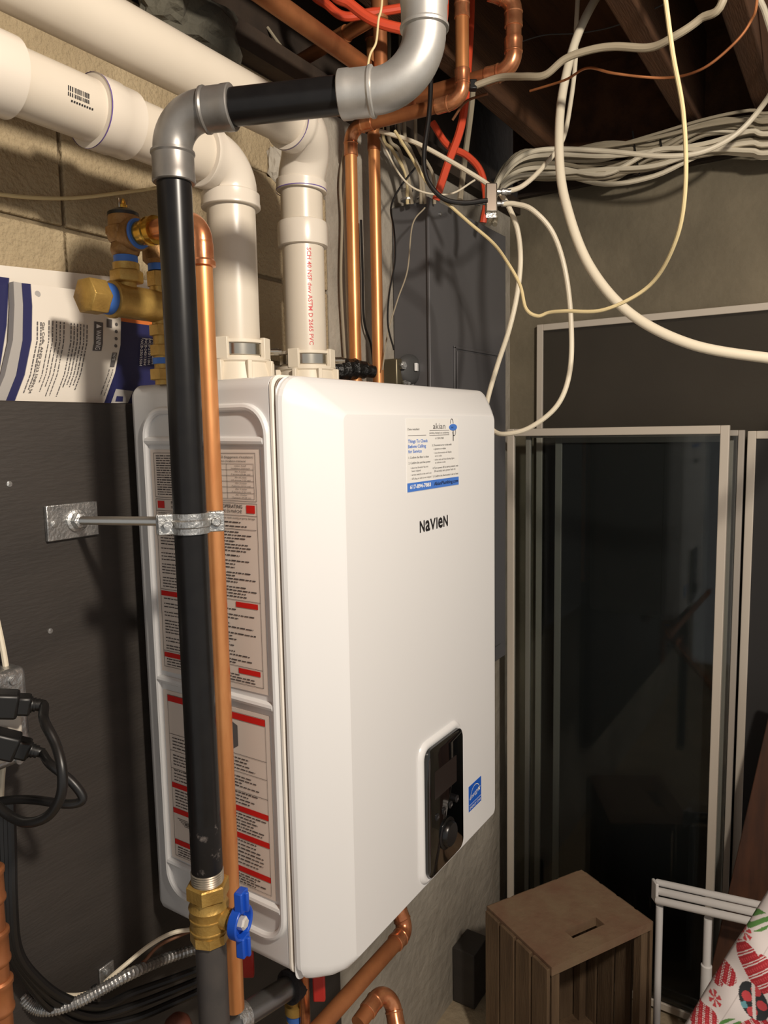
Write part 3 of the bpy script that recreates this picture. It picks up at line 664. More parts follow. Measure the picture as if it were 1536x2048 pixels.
MB().lathe((nx, VY, nz(543)), (0, 0, 1), [(0, .0125), (nz(530)-nz(543), .0125)], 20).build('thread_tape', TAPE, rv)
MB().lathe((nx, VY, nz(530)), (0, 0, 1), [(0, .014), (.004, .018), (nz(480)-nz(530), .018), (nz(475)-nz(530), .014)], 20).build('air_vent_body', BRONZE, rv)

# ================================================================== BOOKLETS on top of the board
def sheet(name, L, R, y0, y1, m, parent=None, thick=.0012, bow=.0, nu=8):
    # L,R: pixel polylines (same count) on the plane Y; y0..y1 depth left->right; bow = bulge toward the room
    mb = MB(); n = len(L); vs = []
    def P(i, k):
        u = k/nu; px = L[i][0]+(R[i][0]-L[i][0])*u; py = L[i][1]+(R[i][1]-L[i][1])*u
        Y = y0+(y1-y0)*u-bow*math.sin(math.pi*i/(n-1))
        return at(px, py, Y=Y)
    for off in (0, thick):
        for i in range(n):
            for k in range(nu+1): vs.append(P(i, k)+V((0, off, 0)))
    fs = []; w = nu+1; q = n*w
    for i in range(n-1):
        for k in range(nu): a = i*w+k; fs += [(a, a+1, a+w+1, a+w), (q+a, q+a+w, q+a+w+1, q+a+1)]
    for k in range(nu): fs += [(k, q+k, q+k+1, k+1), ((n-1)*w+k, (n-1)*w+k+1, q+(n-1)*w+k+1, q+(n-1)*w+k)]
    for i in range(n-1): fs += [(i*w, (i+1)*w, q+(i+1)*w, q+i*w), (i*w+nu, q+i*w+nu, q+(i+1)*w+nu, (i+1)*w+nu)]
    mb.add(vs, fs, True); return mb.build(name, m, parent, sharp=50)
tag(sheet('paper_envelope', [(-60, 524), (-60, 660), (-60, 803)], [(345, 566), (340, 690), (335, 806)], .0655, .066, PAGE), 'large white paper sheet standing behind the booklets', 'paper')
bk0 = empty('installation_booklet', at(30, 800, Y=.05), 'navy edged booklet standing at the far left of the stack', 'booklet')
sheet('cover', [(-40, 548), (-45, 650), (-70, 803)], [(19, 556), (14, 650), (-10, 803)], .056, .058, NAVY, bk0, .004)
sheet('page_block', [(19, 556), (14, 650), (-10, 803)], [(28, 560), (24, 650), (0, 803)], .057, .058, PAGE, bk0, .004)
bk1 = empty('installation_booklet', at(100, 800, Y=.04), 'open booklet with grey curled page edges and a navy spine strip', 'booklet')
cl = [(27, 563), (29, 610), (26, 680), (10, 750), (-12, 803)]; cr_ = [(44, 566), (47, 610), (46, 680), (33, 750), (12, 803)]
sheet('page_edges', cl, cr_, .046, .046, PAGEG, bk1, .010, .004)
nr = [(62, 568), (65, 612), (64, 680), (50, 750), (30, 803)]
sheet('spine_strip', cr_, nr, .045, .045, NAVY, bk1, .010, .004)
PL = [(62, 568), (65, 612), (64, 680), (50, 750), (30, 803)]; PRr = [(235, 590), (242, 640), (241, 690), (230, 745), (208, 807)]
sheet('text_page', PL, PRr, .044, .050, PAGE, bk1, .006, .004)
def pg(u, v, off=.0006):
    # point on the text page: u across 0..1, v down 0..1
    t = v*(len(PL)-1); i = min(int(t), len(PL)-2); q = t-i
    l = [PL[i][j]+(PL[i+1][j]-PL[i][j])*q for j in (0, 1)]; r_ = [PRr[i][j]+(PRr[i+1][j]-PRr[i][j])*q for j in (0, 1)]
    return at(l[0]+(r_[0]-l[0])*u, l[1]+(r_[1]-l[1])*u, Y=.044+.006*u-.004*math.sin(math.pi*v)-off)
pk = MB(); pw = MB(); rp = random.Random(11)
def pquad(mb, u0, u1, v0, v1, off=.0006, n=4):
    for k in range(n):
        a = v0+(v1-v0)*k/n; b = v0+(v1-v0)*(k+1)/n; mb.add([pg(u0, a, off), pg(u1, a, off), pg(u1, b, off), pg(u0, b, off)], [(0, 1, 2, 3)])
def plines(u0, u1, n, v0, v1, w):
    for k in range(n):
        u = u0+(u1-u0)*k/max(1, n-1); v = v0; end = v1-rp.uniform(0, .25)*(v1-v0)
        while v < end: l = rp.uniform(.012, .04); pquad(pk, u-w/2, u+w/2, v, min(v+l, end), n=1); v += l+.007
plines(.06, .10, 2, .36, .99, .014); plines(.19, .36, 5, .34, .98, .011); plines(.44, .62, 6, .34, .96, .012); plines(.93, .97, 2, .72, .95, .008)
pquad(pk, .70, .80, .30, .56)
def ptext(mb, s_, u0, v0, v1, du, off=.0012):
    vs, fs = text_geo(s_, 0, .01); x0 = min(v[0] for v in vs); x1 = max(v[0] for v in vs)
    mb.add([pg(u0+y/.7*du, v0+(x-x0)/(x1-x0)*(v1-v0), off) for x, y in vs], fs)
ptext(pw, 'WARNING', .725, .375, .55, .055)
pw.add([pg(.725, .32, .0012), pg(.725, .36, .0012), pg(.785, .34, .0012)], [(0, 1, 2)])
pquad(pk, .84, .90, .26, .34); pquad(pk, .93, .98, .57, .70)
ptext(pw, 'NOTE', .94, .58, .64, .03)
ptext(pk, 'Gas Code, ANSI Z223.1/NFPA 54', .115, .36, .92, .03)
for v in (.30, .37, .44, .51): 
    c = pg(.95, v); pk.lathe(c, (0, -1, 0), [(0, .0022), (.0001, .0022)], 12)
pk.build('page_print', INKG, bk1); pw.build('page_heading', WHITEI, bk1)
hole = MB().lathe(at(75, 588, Y=.0435), (0, -1, 0), [(0, .0036), (.0006, .0036)], 16).build('punched_hole', PAGEG, bk1)
bk2 = empty('installation_booklet', at(280, 800, Y=.055), 'navy booklet with an orange stripe, right of the text page', 'booklet')
nl = [(238, 642), (240, 690), (229, 745), (207, 807)]; nrr = [(330, 655), (328, 700), (322, 750), (312, 807)]
sheet('cover', nl, nrr, .053, .056, NAVY, bk2, .006)
sheet('orange_stripe', [(234, 622), (238, 642)], [(331, 640), (330, 655)], .053, .056, ORANGE, bk2, .006)
b2 = MB()
def ct_(px, py): return at(px, py, Y=.0525)
for k, s_ in enumerate(('NCB-190/080H', 'NCB-210/110H', 'NCB-240/130H', 'NCB-250/150H')):
    A = ct_(306-k*8, 676+k*1); B = ct_(303-k*8, 728+k*1); vs, fs = text_geo(s_, 0, .01); x0 = min(v[0] for v in vs); x1 = max(v[0] for v in vs)
    Dn = B-A; Rt = V((1, 0, 0)); b2.add([A+Dn*((x-x0)/(x1-x0))+Rt*(y/.7*.0042) for x, y in vs], fs)
b2.add([ct_(284, 676), ct_(310, 679), ct_(310, 680), ct_(284, 677)], [(0, 1, 2, 3)])
b2.build('cover_lettering', WHITEI, bk2)
b3 = MB(); q = [ct_(232, 778), ct_(266, 782), ct_(256, 806), ct_(222, 806)]; b3.add(q, [(0, 1, 2, 3)]); b3.build('cover_badge', PAGEG, bk2)
b4 = MB(); b4.add([p+V((0, -.0006, 0)) for p in (ct_(233, 792), ct_(246, 793), ct_(245, 803), ct_(230, 803))], [(0, 1, 2, 3)]); b4.build('badge_mark', NAVY, bk2)

# ================================================================== ELECTRICAL PANEL
ex0, ex1, ey, ez1, ez0 = .722, 1.090, -.022, 1.942, .92
ep = empty('electrical_panel', ((ex0+ex1)/2, WY, ez0), 'grey metal electrical panel on the wall behind the boiler', 'electrical panel')
MB().box((ex0, ey+.006, ez0), (ex1, WY-.001, ez1)).build('box', PANEL, ep, bevel=.003)
MB().box((ex0-.006, ey, ez0-.01), (ex1+.004, ey+.006, ez1+.004)).build('cover', PANEL, ep, bevel=.0015)
dzt = at(915, 702, Y=ey).z; dx0 = at(912, 740, Y=ey).x
MB().box((dx0, ey-.004, ez0+.03), (ex1-.035, ey, dzt)).build('door', PANEL, ep, bevel=.002)
dd_ = MB(); w_ = .008
for a in (((dx0-.012, ez0+.02), (dx0-.004, dzt+.008)), ((dx0-.012, dzt+.004), (ex1-.028, dzt+.010))): dd_.box((a[0][0], ey-.003, a[0][1]), (a[1][0], ey, a[1][1]))
dd_.build('door_rim', PANEL, ep, bevel=.001)
MB().lathe(at(880, 428, Y=ey), (0, -1, 0), [(0, .004), (.002, .004), (.003, .002)], 12).build('screw', GALV, ep)
for px in (815, 845, 880, 920, 955): 
    c = at(px, 402+(px-815)*.30, Y=.02); c.z = ez1
    MB().lathe(c, (0, 0, 1), [(0, .014), (.004, .014), (.005, .010), (.018, .010), (.019, .012), (.022, .012)], 14).build('cable_connector', GALV, ep)

# grey actuator device beside the panel, steel bracket box
dv = empty('flow_switch', at(820, 760, Y=.0), 'grey round switch on a galvanised box beside the electrical panel', 'switch')
dc = at(822, 738, Y=.015)
MB().box((dc.x-.035, dc.y+.012, dc.z-.045), (dc.x+.028, WY-.002, dc.z+.02)).build('box', mat('dull_box', (120, 112, 92), .4, .7), dv, bevel=.003)
MB().lathe(dc+V((.008, .012, 0)), (-.4, -.9, 0), [(0, .030), (.006, .031), (.010, .028), (.014, .020)], 24).build('dial_housing', DARKGREY, dv)
MB().obox(dc+V((.012, -.006, .004)), ((1, .3, 0), (-.3, 1, 0), (0, 0, 1)), (.007, .003, .008)).build('lock_tab', WHITEI, dv, bevel=.001)
MB().lathe(dc+V((-.022, .010, .006)), (-.4, -.9, 0), [(0, .008), (.010, .008), (.010, .005), (.014, .005)], 6).build('hex_nut', GALV, dv)
for k in range(3): MB().lathe(dc+V((-.015+.014*k, .008, -.028)), (-.3, -.9, .2), [(0, .005), (.004, .005)], 10).build('screw', GALV, dv)
tp = [at(645, 746, d=1.33), at(675, 742, d=1.34), at(710, 738, d=1.36), at(748, 744, d=1.38)]
tag(MB().sweep(path(catmull(tp, 6), lambda t: .010+.010*math.sin(math.pi*min(1, t*.9+.08))+.0015*math.sin(t*40)), 14).build('taped_fitting', DARKTAPE), 'lumpy black taped pipe fitting just above the boiler top edge', 'pipe fitting')

# ================================================================== COPPER WATER PIPES behind
cuA = empty('copper_water_pipe', at(705, 730, Y=.035), 'left copper riser beside the vents, turning toward the room below the ceiling', 'copper pipe')
A0 = at(706, 500, Y=.035); zt = at(703, 258, Y=.035).z
a_c1 = V((A0.x, A0.y, zt)); a_c2 = at(925, 200, Z=zt)
MB().lathe((A0.x, A0.y, .95), (0, 0, 1), [(0, CR), (zt-.03-.95, CR)], 24).build('pipe', COPPER, cuA)
hdA = (a_c2-a_c1).normalized()
press_elbow(MB(), a_c1, (0, 0, 1), hdA, CR).build('elbow', COPPERF, cuA, sharp=25)
MB().lathe(a_c1+hdA*.03, hdA, [(0, CR), ((a_c2-a_c1).length-.06, CR)], 24).build('pipe', COPPERD, cuA)
press_elbow(MB(), a_c2, hdA, (0, 0, 1), CR).build('elbow', COPPERF, cuA, sharp=25)
zt3 = a_c2.z+.155
MB().lathe(a_c2+V((0, 0, .03)), (0, 0, 1), [(0, CR), (.10, CR)], 24).build('pipe', COPPER, cuA)
press_elbow(MB(), a_c2+V((0, 0, .165)), (0, 0, 1), (-.75, .2, .4), CR).build('elbow', COPPERF, cuA, sharp=25)
MB().lathe(a_c2+V((0, 0, .165))+V((-.75, .2, .4)).normalized()*.03, (-.75, .2, .4), [(0, CR), (.36, CR)], 20).build('pipe', COPPERD, cuA)
cuB = empty('copper_water_pipe', at(757, 745, Y=.03), 'right copper riser beside the electrical panel, passing straight up', 'copper pipe')
B0 = at(752, 500, Y=.030)
MB().lathe((B0.x, B0.y, .95), (0, 0, 1), [(0, CR), (1.45, CR)], 24).build('pipe', COPPER, cuB)
MB().lathe((B0.x, B0.y, at(745, 300, Y=.03).z), (0, 0, 1), [(0, CR), (.001, CR*1.12), (.03, CR*1.12), (.031, CR)], 24).build('coupling', COPPERD, cuB)
MB().lathe((B0.x, B0.y, at(775, 105, Y=.03).z), (0, 0, 1), [(0, CR), (.001, CR*1.2), (.012, CR*1.25), (.03, CR*1.2), (.031, CR)], 24).build('coupling', COPPERF, cuB)
# third pipe: runs behind the silver elbow then turns up
cuC = empty('copper_water_pipe', at(1000, 140, d=1.25), 'copper pipe turning up through stacked elbows right of the silver riser', 'copper pipe')
q2 = at(1027, 138, d=1.20); q1 = at(860, 186, Z=q2.z)
hC = (q2-q1).normalized()
MB().lathe(q1-hC*.15, hC, [(0, CR*1.15), ((q2-q1).length+.12, CR*1.15)], 24).build('pipe', COPPERD, cuC)
press_elbow(MB(), q2, hC, (0, 0, 1), CR*1.15).build('elbow', COPPERF, cuC, sharp=25)
MB().lathe(q2+V((0, 0, .03)), (0, 0, 1), [(0, CR*1.15), (.06, CR*1.15)], 24).build('pipe', COPPERF, cuC)
press_elbow(MB(), q2+V((0, 0, .105)), (0, 0, 1), (-.5, .7, .3), CR*1.15).build('elbow', COPPERF, cuC, sharp=25)
MB().lathe(q2+V((0, 0, .105))+V((-.5, .7, .3)).normalized()*.03, (-.5, .7, .3), [(0, CR*1.15), (.30, CR*1.15)], 20).build('pipe', COPPERD, cuC)
# ceiling pipes
p0 = at(640, 70, d=1.08)
tag(MB().lathe((p0.x-.9, p0.y, p0.z), (1, 0, 0), [(0, .0140), (1.18, .0140)], 24).build('copper_ceiling_pipe', COPPERD), 'long copper pipe slanting across the dark ceiling above the black cross pipe', 'copper pipe')
p1 = at(600, 122, d=1.30); p2 = at(760, 55, d=1.16); p2.z = p1.z
cB = empty('copper_ceiling_pipe', p1, 'dull copper pipe crossing behind the long ceiling pipe', 'copper pipe')
MB().lathe(p1, p2-p1, [(0, CR), ((p2-p1).length, CR)], 20).build('pipe', COPPERD, cB)
MB().lathe(p1+(p2-p1)*.42, p2-p1, [(0, CR*1.2), (.04, CR*1.2)], 20).build('coupling', COPPERD, cB)
MB().lathe(p2+V((0, 0, .02)), (0, 0, -1), [(0, CR*1.2), (.03, CR*1.2), (.031, CR), (.16, CR)], 20).build('drop_pipe', COPPERD, cB)

# ================================================================== CABLES
def pxpath(pts): return [at(p[0], p[1], d=p[2]) if p[2] > .3 else at(p[0], p[1], Y=p[2]) for p in pts]
def cable(name, label, pts, r, m, cat='cable', group=None, n=8, seg=8, up=''):
    # up: 's' / 'e' carries the start / end on into the joist bays
    P = pxpath(pts)
    if 's' in up: q = P[0]; P = [V((q.x+.02, q.y+.01, 2.405)), V((q.x+.01, q.y, q.z+(2.405-q.z)*.5))]+P
    if 'e' in up: q = P[-1]; P = P+[V((q.x+.01, q.y, q.z+(2.405-q.z)*.5)), V((q.x+.02, q.y+.01, 2.405))]
    return tag(tube(name, P, r, m, None, n, seg), label, cat, group)
cable('white_tube', 'thick white tube hanging in the nearest big loop at the right', [(1235, -60, 1.34), (1190, 0, 1.32), (1150, 85, 1.30), (1123, 200, 1.27), (1119, 320, 1.23), (1134, 415, 1.20), (1178, 530, 1.17), (1258, 625, 1.13), (1380, 688, 1.08), (1536, 716, 1.03), (1640, 722, 1.0), (1760, 690, .98), (1880, 560, .98), (1940, 330, 1.0), (1950, 60, 1.03)], .0077, WHITECABLE, n=12, seg=12, up='se')
cable('thin_cable', 'thin cream cable dropping from the ceiling and looping back to the panel', [(1322, -60, .80), (1331, 0, .80), (1346, 110, .82), (1367, 230, .85), (1371, 370, .88), (1352, 480, .92), (1300, 570, .98), (1210, 619, 1.02), (1130, 622, 1.06), (1098, 625, 1.08), (1075, 632, 1.09), (1052, 617, 1.10), (1040, 570, 1.12), (1015, 525, 1.14), (985, 485, 1.18), (930, 438, 1.20), (860, 372, 1.22), (820, 310, 1.24), (790, 262, 1.26)], .0026, CREAMCABLE, up='s')
cable('coaxial_cable', 'white cable looping out of the splitter and back behind the boiler', [(1005, 408, 1.22), (1030, 408, 1.21), (1065, 420, 1.20), (1105, 465, 1.20), (1130, 540, 1.20), (1142, 640, 1.21), (1140, 740, 1.22), (1115, 810, 1.23), (1060, 855, 1.25), (1010, 868, 1.27), (985, 860, 1.29), (960, 830, 1.31)], .0042, WHITECABLE, n=10)
cable('coaxial_cable', 'white cable hanging down in front of the panel edge', [(1000, 385, 1.25), (1018, 415, 1.25), (1035, 460, 1.25), (1041, 520, 1.26), (1034, 590, 1.27), (1018, 660, 1.28), (995, 730, 1.30), (975, 800, 1.31), (965, 860, 1.32)], .0044, WHITECABLE, n=10)
cable('coaxial_cable', 'white cable dropping from a hook and sweeping into the splitter', [(1152, 60, 1.36), (1151, 120, 1.36), (1142, 200, 1.35), (1125, 280, 1.32), (1085, 335, 1.28), (1045, 372, 1.24), (1008, 384, 1.22)], .0042, WHITECABLE, n=10, up='s')
cable('flat_cable', 'flat grey-white cable running under the joists toward the upper right', [(948, 172, 1.22), (1000, 155, 1.20), (1050, 153, 1.16), (1090, 150, 1.14), (1130, 118, 1.12), (1180, 100, 1.10), (1230, 93, 1.08), (1300, 95, 1.05), (1350, 72, 1.02), (1400, 38, 1.0), (1450, -15, .97)], .0055, GREYCABLE, n=10, up='e')
cable('copper_wire', 'bare copper wire sagging under the joists', [(1060, 182, 1.25), (1130, 160, 1.2), (1175, 136, 1.15), (1230, 147, 1.12), (1330, 156, 1.1), (1400, 140, 1.05), (1460, 95, 1.02), (1500, 45, 1.0), (1516, -20, .98)], .0020, COPPERD, 'wire', up='e')
cable('copper_wire', 'short copper wire hooking down behind the copper elbow', [(905, 240, 1.3), (930, 205, 1.28), (960, 192, 1.26), (975, 188, 1.25)], .0022, BROWNW, 'wire')
cable('coaxial_cable', 'white cable crossing diagonally from the copper run to the splitter', [(760, 262, 1.32), (830, 285, 1.30), (900, 322, 1.28), (960, 358, 1.26), (980, 372, 1.25)], .0040, WHITECABLE)
cable('black_coaxial_cable', 'black cable dropping from the joists and curving into the splitter', [(862, 150, 1.2), (858, 230, 1.2), (848, 310, 1.2), (855, 360, 1.2), (885, 396, 1.2), (925, 406, 1.2), (965, 402, 1.2), (975, 401, 1.2)], .0040, CORD, n=10, up='s')
cable('ceiling_wire', 'thin cream wire hanging from the ceiling above the silver elbow', [(765, -20, .95), (757, 40, .95), (752, 85, .95), (740, 110, .95), (733, 150, .95)], .0015, CREAMCABLE, 'wire', up='s')
cable('red_tube', 'upper orange-red plastic tube in the ceiling gap', [(620, -30, 1.15), (655, 10, 1.15), (690, 33, 1.15), (740, 26, 1.15), (800, 17, 1.15), (860, 5, 1.15)], .0068, REDC, 'tube', n=10, up='se')
cable('red_tube', 'lower orange-red plastic tube in the ceiling gap', [(660, -30, 1.1), (700, 8, 1.1), (745, 40, 1.1), (800, 57, 1.1), (880, 70, 1.1)], .0075, REDC, 'tube', n=10, up='se')
cable('red_cable', 'straight orange-red armoured cable dropping into the panel top', [(938, 100, 1.34), (925, 240, 1.35), (895, 330, 1.36), (872, 400, 1.38)], .0075, REDC, n=8, up='s')
cable('red_cable', 'orange-red cable bending across and down to the panel corner', [(865, 245, 1.38), (895, 290, 1.38), (935, 312, 1.38), (962, 345, 1.38), (972, 400, 1.38), (966, 445, 1.39)], .0065, REDC, n=8)
cl_ = at(946, 171, d=1.22); tag(MB().obox(cl_, (_r, _u, _f), (.006, .008, .006)).build('cable_clip', BLACKP, bevel=.0015), 'small black clip holding the flat cable by the copper elbow', 'clip')
cable('ceiling_wire', 'thin dark wire strung under the joists right of the copper elbows', [(1040, 84, 1.45), (1090, 70, 1.43), (1160, 66, 1.40), (1230, 52, 1.36), (1300, 22, 1.32), (1340, -10, 1.30)], .0013, DARKGREY, 'wire', up='e')
cable('ceiling_wire', 'pale wire in the dark ceiling gap left of the long copper pipe', [(535, 55, 1.25), (560, 90, 1.25), (590, 130, 1.25), (612, 158, 1.25)], .0026, GREYCABLE, 'wire')
# splitter
spc = at(982, 398, d=1.22)
spl = empty('cable_splitter', spc, 'small silver cable splitter hanging among the white cables', 'splitter')
MB().obox(spc, (_r, _u, _f), (.0095, .024, .008)).build('body', mat('splitter_steel', (170, 164, 154), .25, .9), spl, bevel=.002)
for dx, dy in ((-1, -.25), (1, .55), (1, -.35)):
    MB().lathe(spc+_r*(dx*.009)+_u*(dy*.022), _r*dx, [(0, .0045), (.005, .0045), (.005, .0035), (.008, .0035), (.009, .0055), (.018, .0055), (.018, .0042), (.024, .0042)], 12).build('connector', GALV, spl)
MB().obox(spc-_u*.027, (_r, _u, _f), (.0085, .0045, .0015)).build('mounting_tab', GALV, spl)
# cable bundle along the right-hand sill
rbn = random.Random(21)
for k in range(22):
    t = k/21; off = rbn.uniform(-14, 14)
    yl = 300+88*t; lane = rbn.uniform(0, 1)
    pts = []
    X0 = RX-.055-.06*rbn.random()
    xs = [(985+8*rbn.uniform(-1, 1), 440+rbn.uniform(-15, 10)), (995-10*lane, 375+14*t), (1035+rbn.uniform(-8, 8), 300+62*t+off*.5), (1110, 290+68*t+off), (1210, 285+66*t+rbn.uniform(-20, 18)), (1310, 268+66*t+rbn.uniform(-18, 18)), (1410, 238+80*t+rbn.uniform(-16, 16)), (1500, 225+85*t+rbn.uniform(-8, 8)), (1570, 222+88*t)]
    P3 = [at(a, b, X=(1.06 if i == 0 else 1.14 if i == 1 else X0 if i > 2 else X0-.06)) for i, (a, b) in enumerate(xs)]
    for p_ in P3: p_.z = min(p_.z, 2.166)
    P3 += [P3[-1]+V((.01, -.35, 0)), P3[-1]+V((.01, -1.2, 0))]
    tag(tube('bundled_cable', P3, rbn.choice((.0036, .0046, .0056)), rbn.choice((GREYCABLE, GREYCABLE, WHITECABLE, GREYCABLE)), None, 7, 6), 'white cable in the sagging bundle along the right wall top', 'cable', 'cable bundle on the right wall')
cable('draped_cable', 'white cable draped across the bundle from the right edge', [(1515, -20, 1.30), (1530, 25, 1.32), (1548, 90, 1.36), (1552, 160, 1.41), (1522, 215, 1.47), (1470, 270, 1.5), (1400, 305, 1.52), (1320, 312, 1.55), (1220, 303, 1.6), (1120, 298, 1.65), (1060, 305, 1.63), (1015, 335, 1.58), (990, 380, 1.54), (980, 435, 1.52)], .0055, WHITECABLE, n=10, up='s')
for px, y0, y1 in ((1265, 262, 350), (1318, 265, 332)):
    tag(tube('cable_tie', [at(px, y0, X=RX-.09), at(px+6, (y0+y1)/2, X=RX-.095), at(px+14, y1, X=RX-.085)], .002, CORD, None, 6, 4), 'dark tie strapping the cable bundle, %s' % ('left one' if px < 1300 else 'right one'), 'cable tie')
# cables entering the panel from above, and loose wires beside it
for k in range(7):
    x0 = 812+k*9
    if k in (2, 5): continue
    cable('panel_cable', 'dusty cable dropping into the top of the electrical panel', [(765+k*11, 262, 1.42), (785+k*9+4*(k%2), 300, 1.43), (x0-6*(k%3), 350, 1.44), (x0+3, 408, 1.46)], .0034+.0004*(k%3), random.choice((GREYCABLE, GREYCABLE, CORD, CREAMCABLE)), group='cables into the panel top', up='s')
cable('panel_cable', 'grey cable standing upright behind the red cables', [(945, 190, 1.48), (932, 300, 1.48), (920, 400, 1.46)], .006, GREYCABLE, up='s')
cable('loose_wire', 'thin black wire wandering down left of the panel', [(835, 330, 1.38), (800, 375, 1.38), (782, 415, 1.38), (788, 460, 1.38), (790, 520, 1.38), (778, 590, 1.38), (776, 650, 1.38), (788, 700, 1.38)], .0018, CORD, 'wire')
cable('loose_wire', 'thin white wire crossing from the copper run toward the panel', [(760, 275, 1.36), (800, 350, 1.36), (840, 382, 1.36), (900, 388, 1.36), (950, 360, 1.36)], .0018, WHITECABLE, 'wire')
cable('loose_wire', 'pale wire hanging in front of the panel side', [(850, 415, 1.40), (825, 450, 1.40), (815, 540, 1.40), (795, 600, 1.40), (775, 670, 1.40), (765, 740, 1.40)], .0014, GREYCABLE, 'wire')
cable('loose_wire', 'cream wire running down left of the left copper riser', [(690, 290, .058), (681, 360, .058), (684, 440, .058), (682, 560, .058), (688, 680, .058), (692, 740, .058)], .0026, GREYCABLE, 'wire')
cable('loose_wire', 'white wire just left of the left copper riser', [(697, 330, .058), (688, 400, .058), (690, 470, .058), (694, 600, .058), (700, 735, .058)], .0020, WHITECABLE, 'wire')
cable('loose_wire', 'black wire between the two copper risers', [(722, 440, .058), (725, 540, .058), (728, 640, .058), (742, 690, .058), (748, 740, .058)], .0024, CORD, 'wire')
cable('wall_wire', 'thin cream wire strung across the block wall under the lower vent', [(-40, 384, .058), (60, 395, .058), (150, 396, .058), (240, 386, .058), (320, 374, .058), (420, 350, .058)], .0022, CREAMCABLE, 'wire')

# ================================================================== RIGHT WALL: window screens and storm sash
def framed(name, label, X, pl, pr, ytop, rail, depth, fm, fill, zbot=.012, cat='window screen', pane='screen_mesh', topoff=0.):
    a = at(pl, ytop, X=X); b = at(pr, ytop, X=X); y1, y0 = a.y, b.y; zt_ = a.z+topoff
    e = empty(name, (X, (y0+y1)/2, 0), label, cat)
    h = depth/2
    MB().box((X-h, y1-rail, zbot), (X+h, y1, zt_)).build('stile', fm, e, bevel=.0015)
    MB().box((X-h, y0, zbot), (X+h, y0+rail, zt_)).build('stile', fm, e, bevel=.0015)
    MB().box((X-h+.0005, y0+rail, zt_-rail), (X+h-.0005, y1-rail, zt_)).build('rail', fm, e, bevel=.0015)
    MB().box((X-h+.0005, y0+rail, zbot), (X+h-.0005, y1-rail, zbot+rail)).build('rail', fm, e, bevel=.0015)
    if fill: MB().box((X-.001, y0+rail*.8, zbot+rail*.8), (X+.001, y1-rail*.8, zt_-rail*.8)).build(pane, fill, e)
    return e
framed('window_screen', 'tallest insect screen in a white frame against the concrete wall', 1.318, 1075, 1760, 650, .017, .012, WHITEMETAL, SCREEN)
framed('storm_sash', 'white framed glass sash leaning in front of the other screens', 1.205, 1016, 1460, 858, .019, .014, WHITEMETAL, GLASS, pane='glass_pane', cat='window sash')
framed('storm_sash', 'grey metal framed glass sash just behind the front white sash', 1.232, 1053, 1490, 866, .013, .012, GREYMETAL, GLASS, pane='glass_pane', cat='window sash')
framed('window_screen', 'dark mesh screen with a grey frame seen through the front glass', 1.262, 1112, 1475, 872, .018, .012, GREYMETAL, SCREEND)
framed('window_screen', 'dark screen with a white top rail at the right frame edge', 1.275, 1496, 1900, 862, .018, .012, WHITEMETAL, SCREEND)

# ================================================================== CRATE
crate = None
CT = [at(968, 1815, Z=.40), at(1162, 1740, Z=.40), at(1305, 1842, Z=.40), at(1110, 1932, Z=.40)]   # left, back, right, front
cc = (CT[0]+CT[1]+CT[2]+CT[3])/4
axu = ((CT[1]-CT[0])+(CT[2]-CT[3])).normalized(); axv = V((-axu.y, axu.x, 0))
lu = ((CT[1]-CT[0]).length+(CT[2]-CT[3]).length)/2; lv = ((CT[0]-CT[3]).length+(CT[1]-CT[2]).length)/2
crate = empty('wooden_crate', (cc.x, cc.y, 0), 'brown slatted wooden crate standing on end on the floor', 'crate')
def cpnt(u, v, z): return V((cc.x, cc.y, 0))+axu*u+axv*v+V((0, 0, z))
# top end panel with a handle slot
def slot_panel(z0, z1, name, m):
    mb = MB(); su0, su1, sv0, sv1 = -lu*.16, lu*.16, -lv*.30, -lv*.18
    us = [-lu/2, su0, su1, lu/2]; vs_ = [-lv/2, sv0, sv1, lv/2]
    for i in range(3):
        for j in range(3):
            if i == 1 and j == 1: continue
            c = cpnt((us[i]+us[i+1])/2, (vs_[j]+vs_[j+1])/2, (z0+z1)/2)
            mb.obox(c, (axu, axv, (0, 0, 1)), ((us[i+1]-us[i])/2, (vs_[j+1]-vs_[j])/2, (z1-z0)/2))
    bm = bmesh.new(); vv = [bm.verts.new(p) for p in mb.v]; [bm.faces.new([vv[i] for i in f]) for f in mb.f]
    bmesh.ops.remove_doubles(bm, verts=bm.verts, dist=1e-5)
    inner = [f for f in bm.faces if any(g is not f and set(g.verts) == set(f.verts) for e in f.edges for g in e.link_faces)]
    me = bpy.data.meshes.new(name); bm.to_mesh(me); bm.free()
    mb2 = MB(); mb2.v = [tuple(v.co) for v in me.vertices]
    seen = {}
    for p in me.polygons: seen.setdefault(frozenset(p.vertices), []).append(tuple(p.vertices))
    for k_, v_ in seen.items():
        if len(v_) == 1: mb2.f.append(v_[0]); mb2.sm.append(False)
    return mb2.build(name, m, crate)
slot_panel(.380, .400, 'end_panel', CRATET); slot_panel(.004, .022, 'end_panel', CRATE)
def slats(side):
    n = 4; t = .008
    if side in ('v0', 'v1'):
        v = (-lv/2+t/2) if side == 'v0' else (lv/2-t/2); w = (lu-.001)/n
        for k in range(n): MB().obox(cpnt(-lu/2+w*(k+.5), v+(-.0085 if side == 'v0' else .0085), .1985), (axu, axv, (0, 0, 1)), (w/2-.004, t/2, .1965)).build('slat', CRATE, crate, bevel=.0012)
    else:
        u = (-lu/2+t/2) if side == 'u0' else (lu/2-t/2); w = (lv-.001)/n
        for k in range(n): MB().obox(cpnt(u+(-.0085 if side == 'u0' else .0085), -lv/2+w*(k+.5), .1985), (axu, axv, (0, 0, 1)), (t/2, w/2-.0036, .1965)).build('slat', CRATE, crate, bevel=.0012)
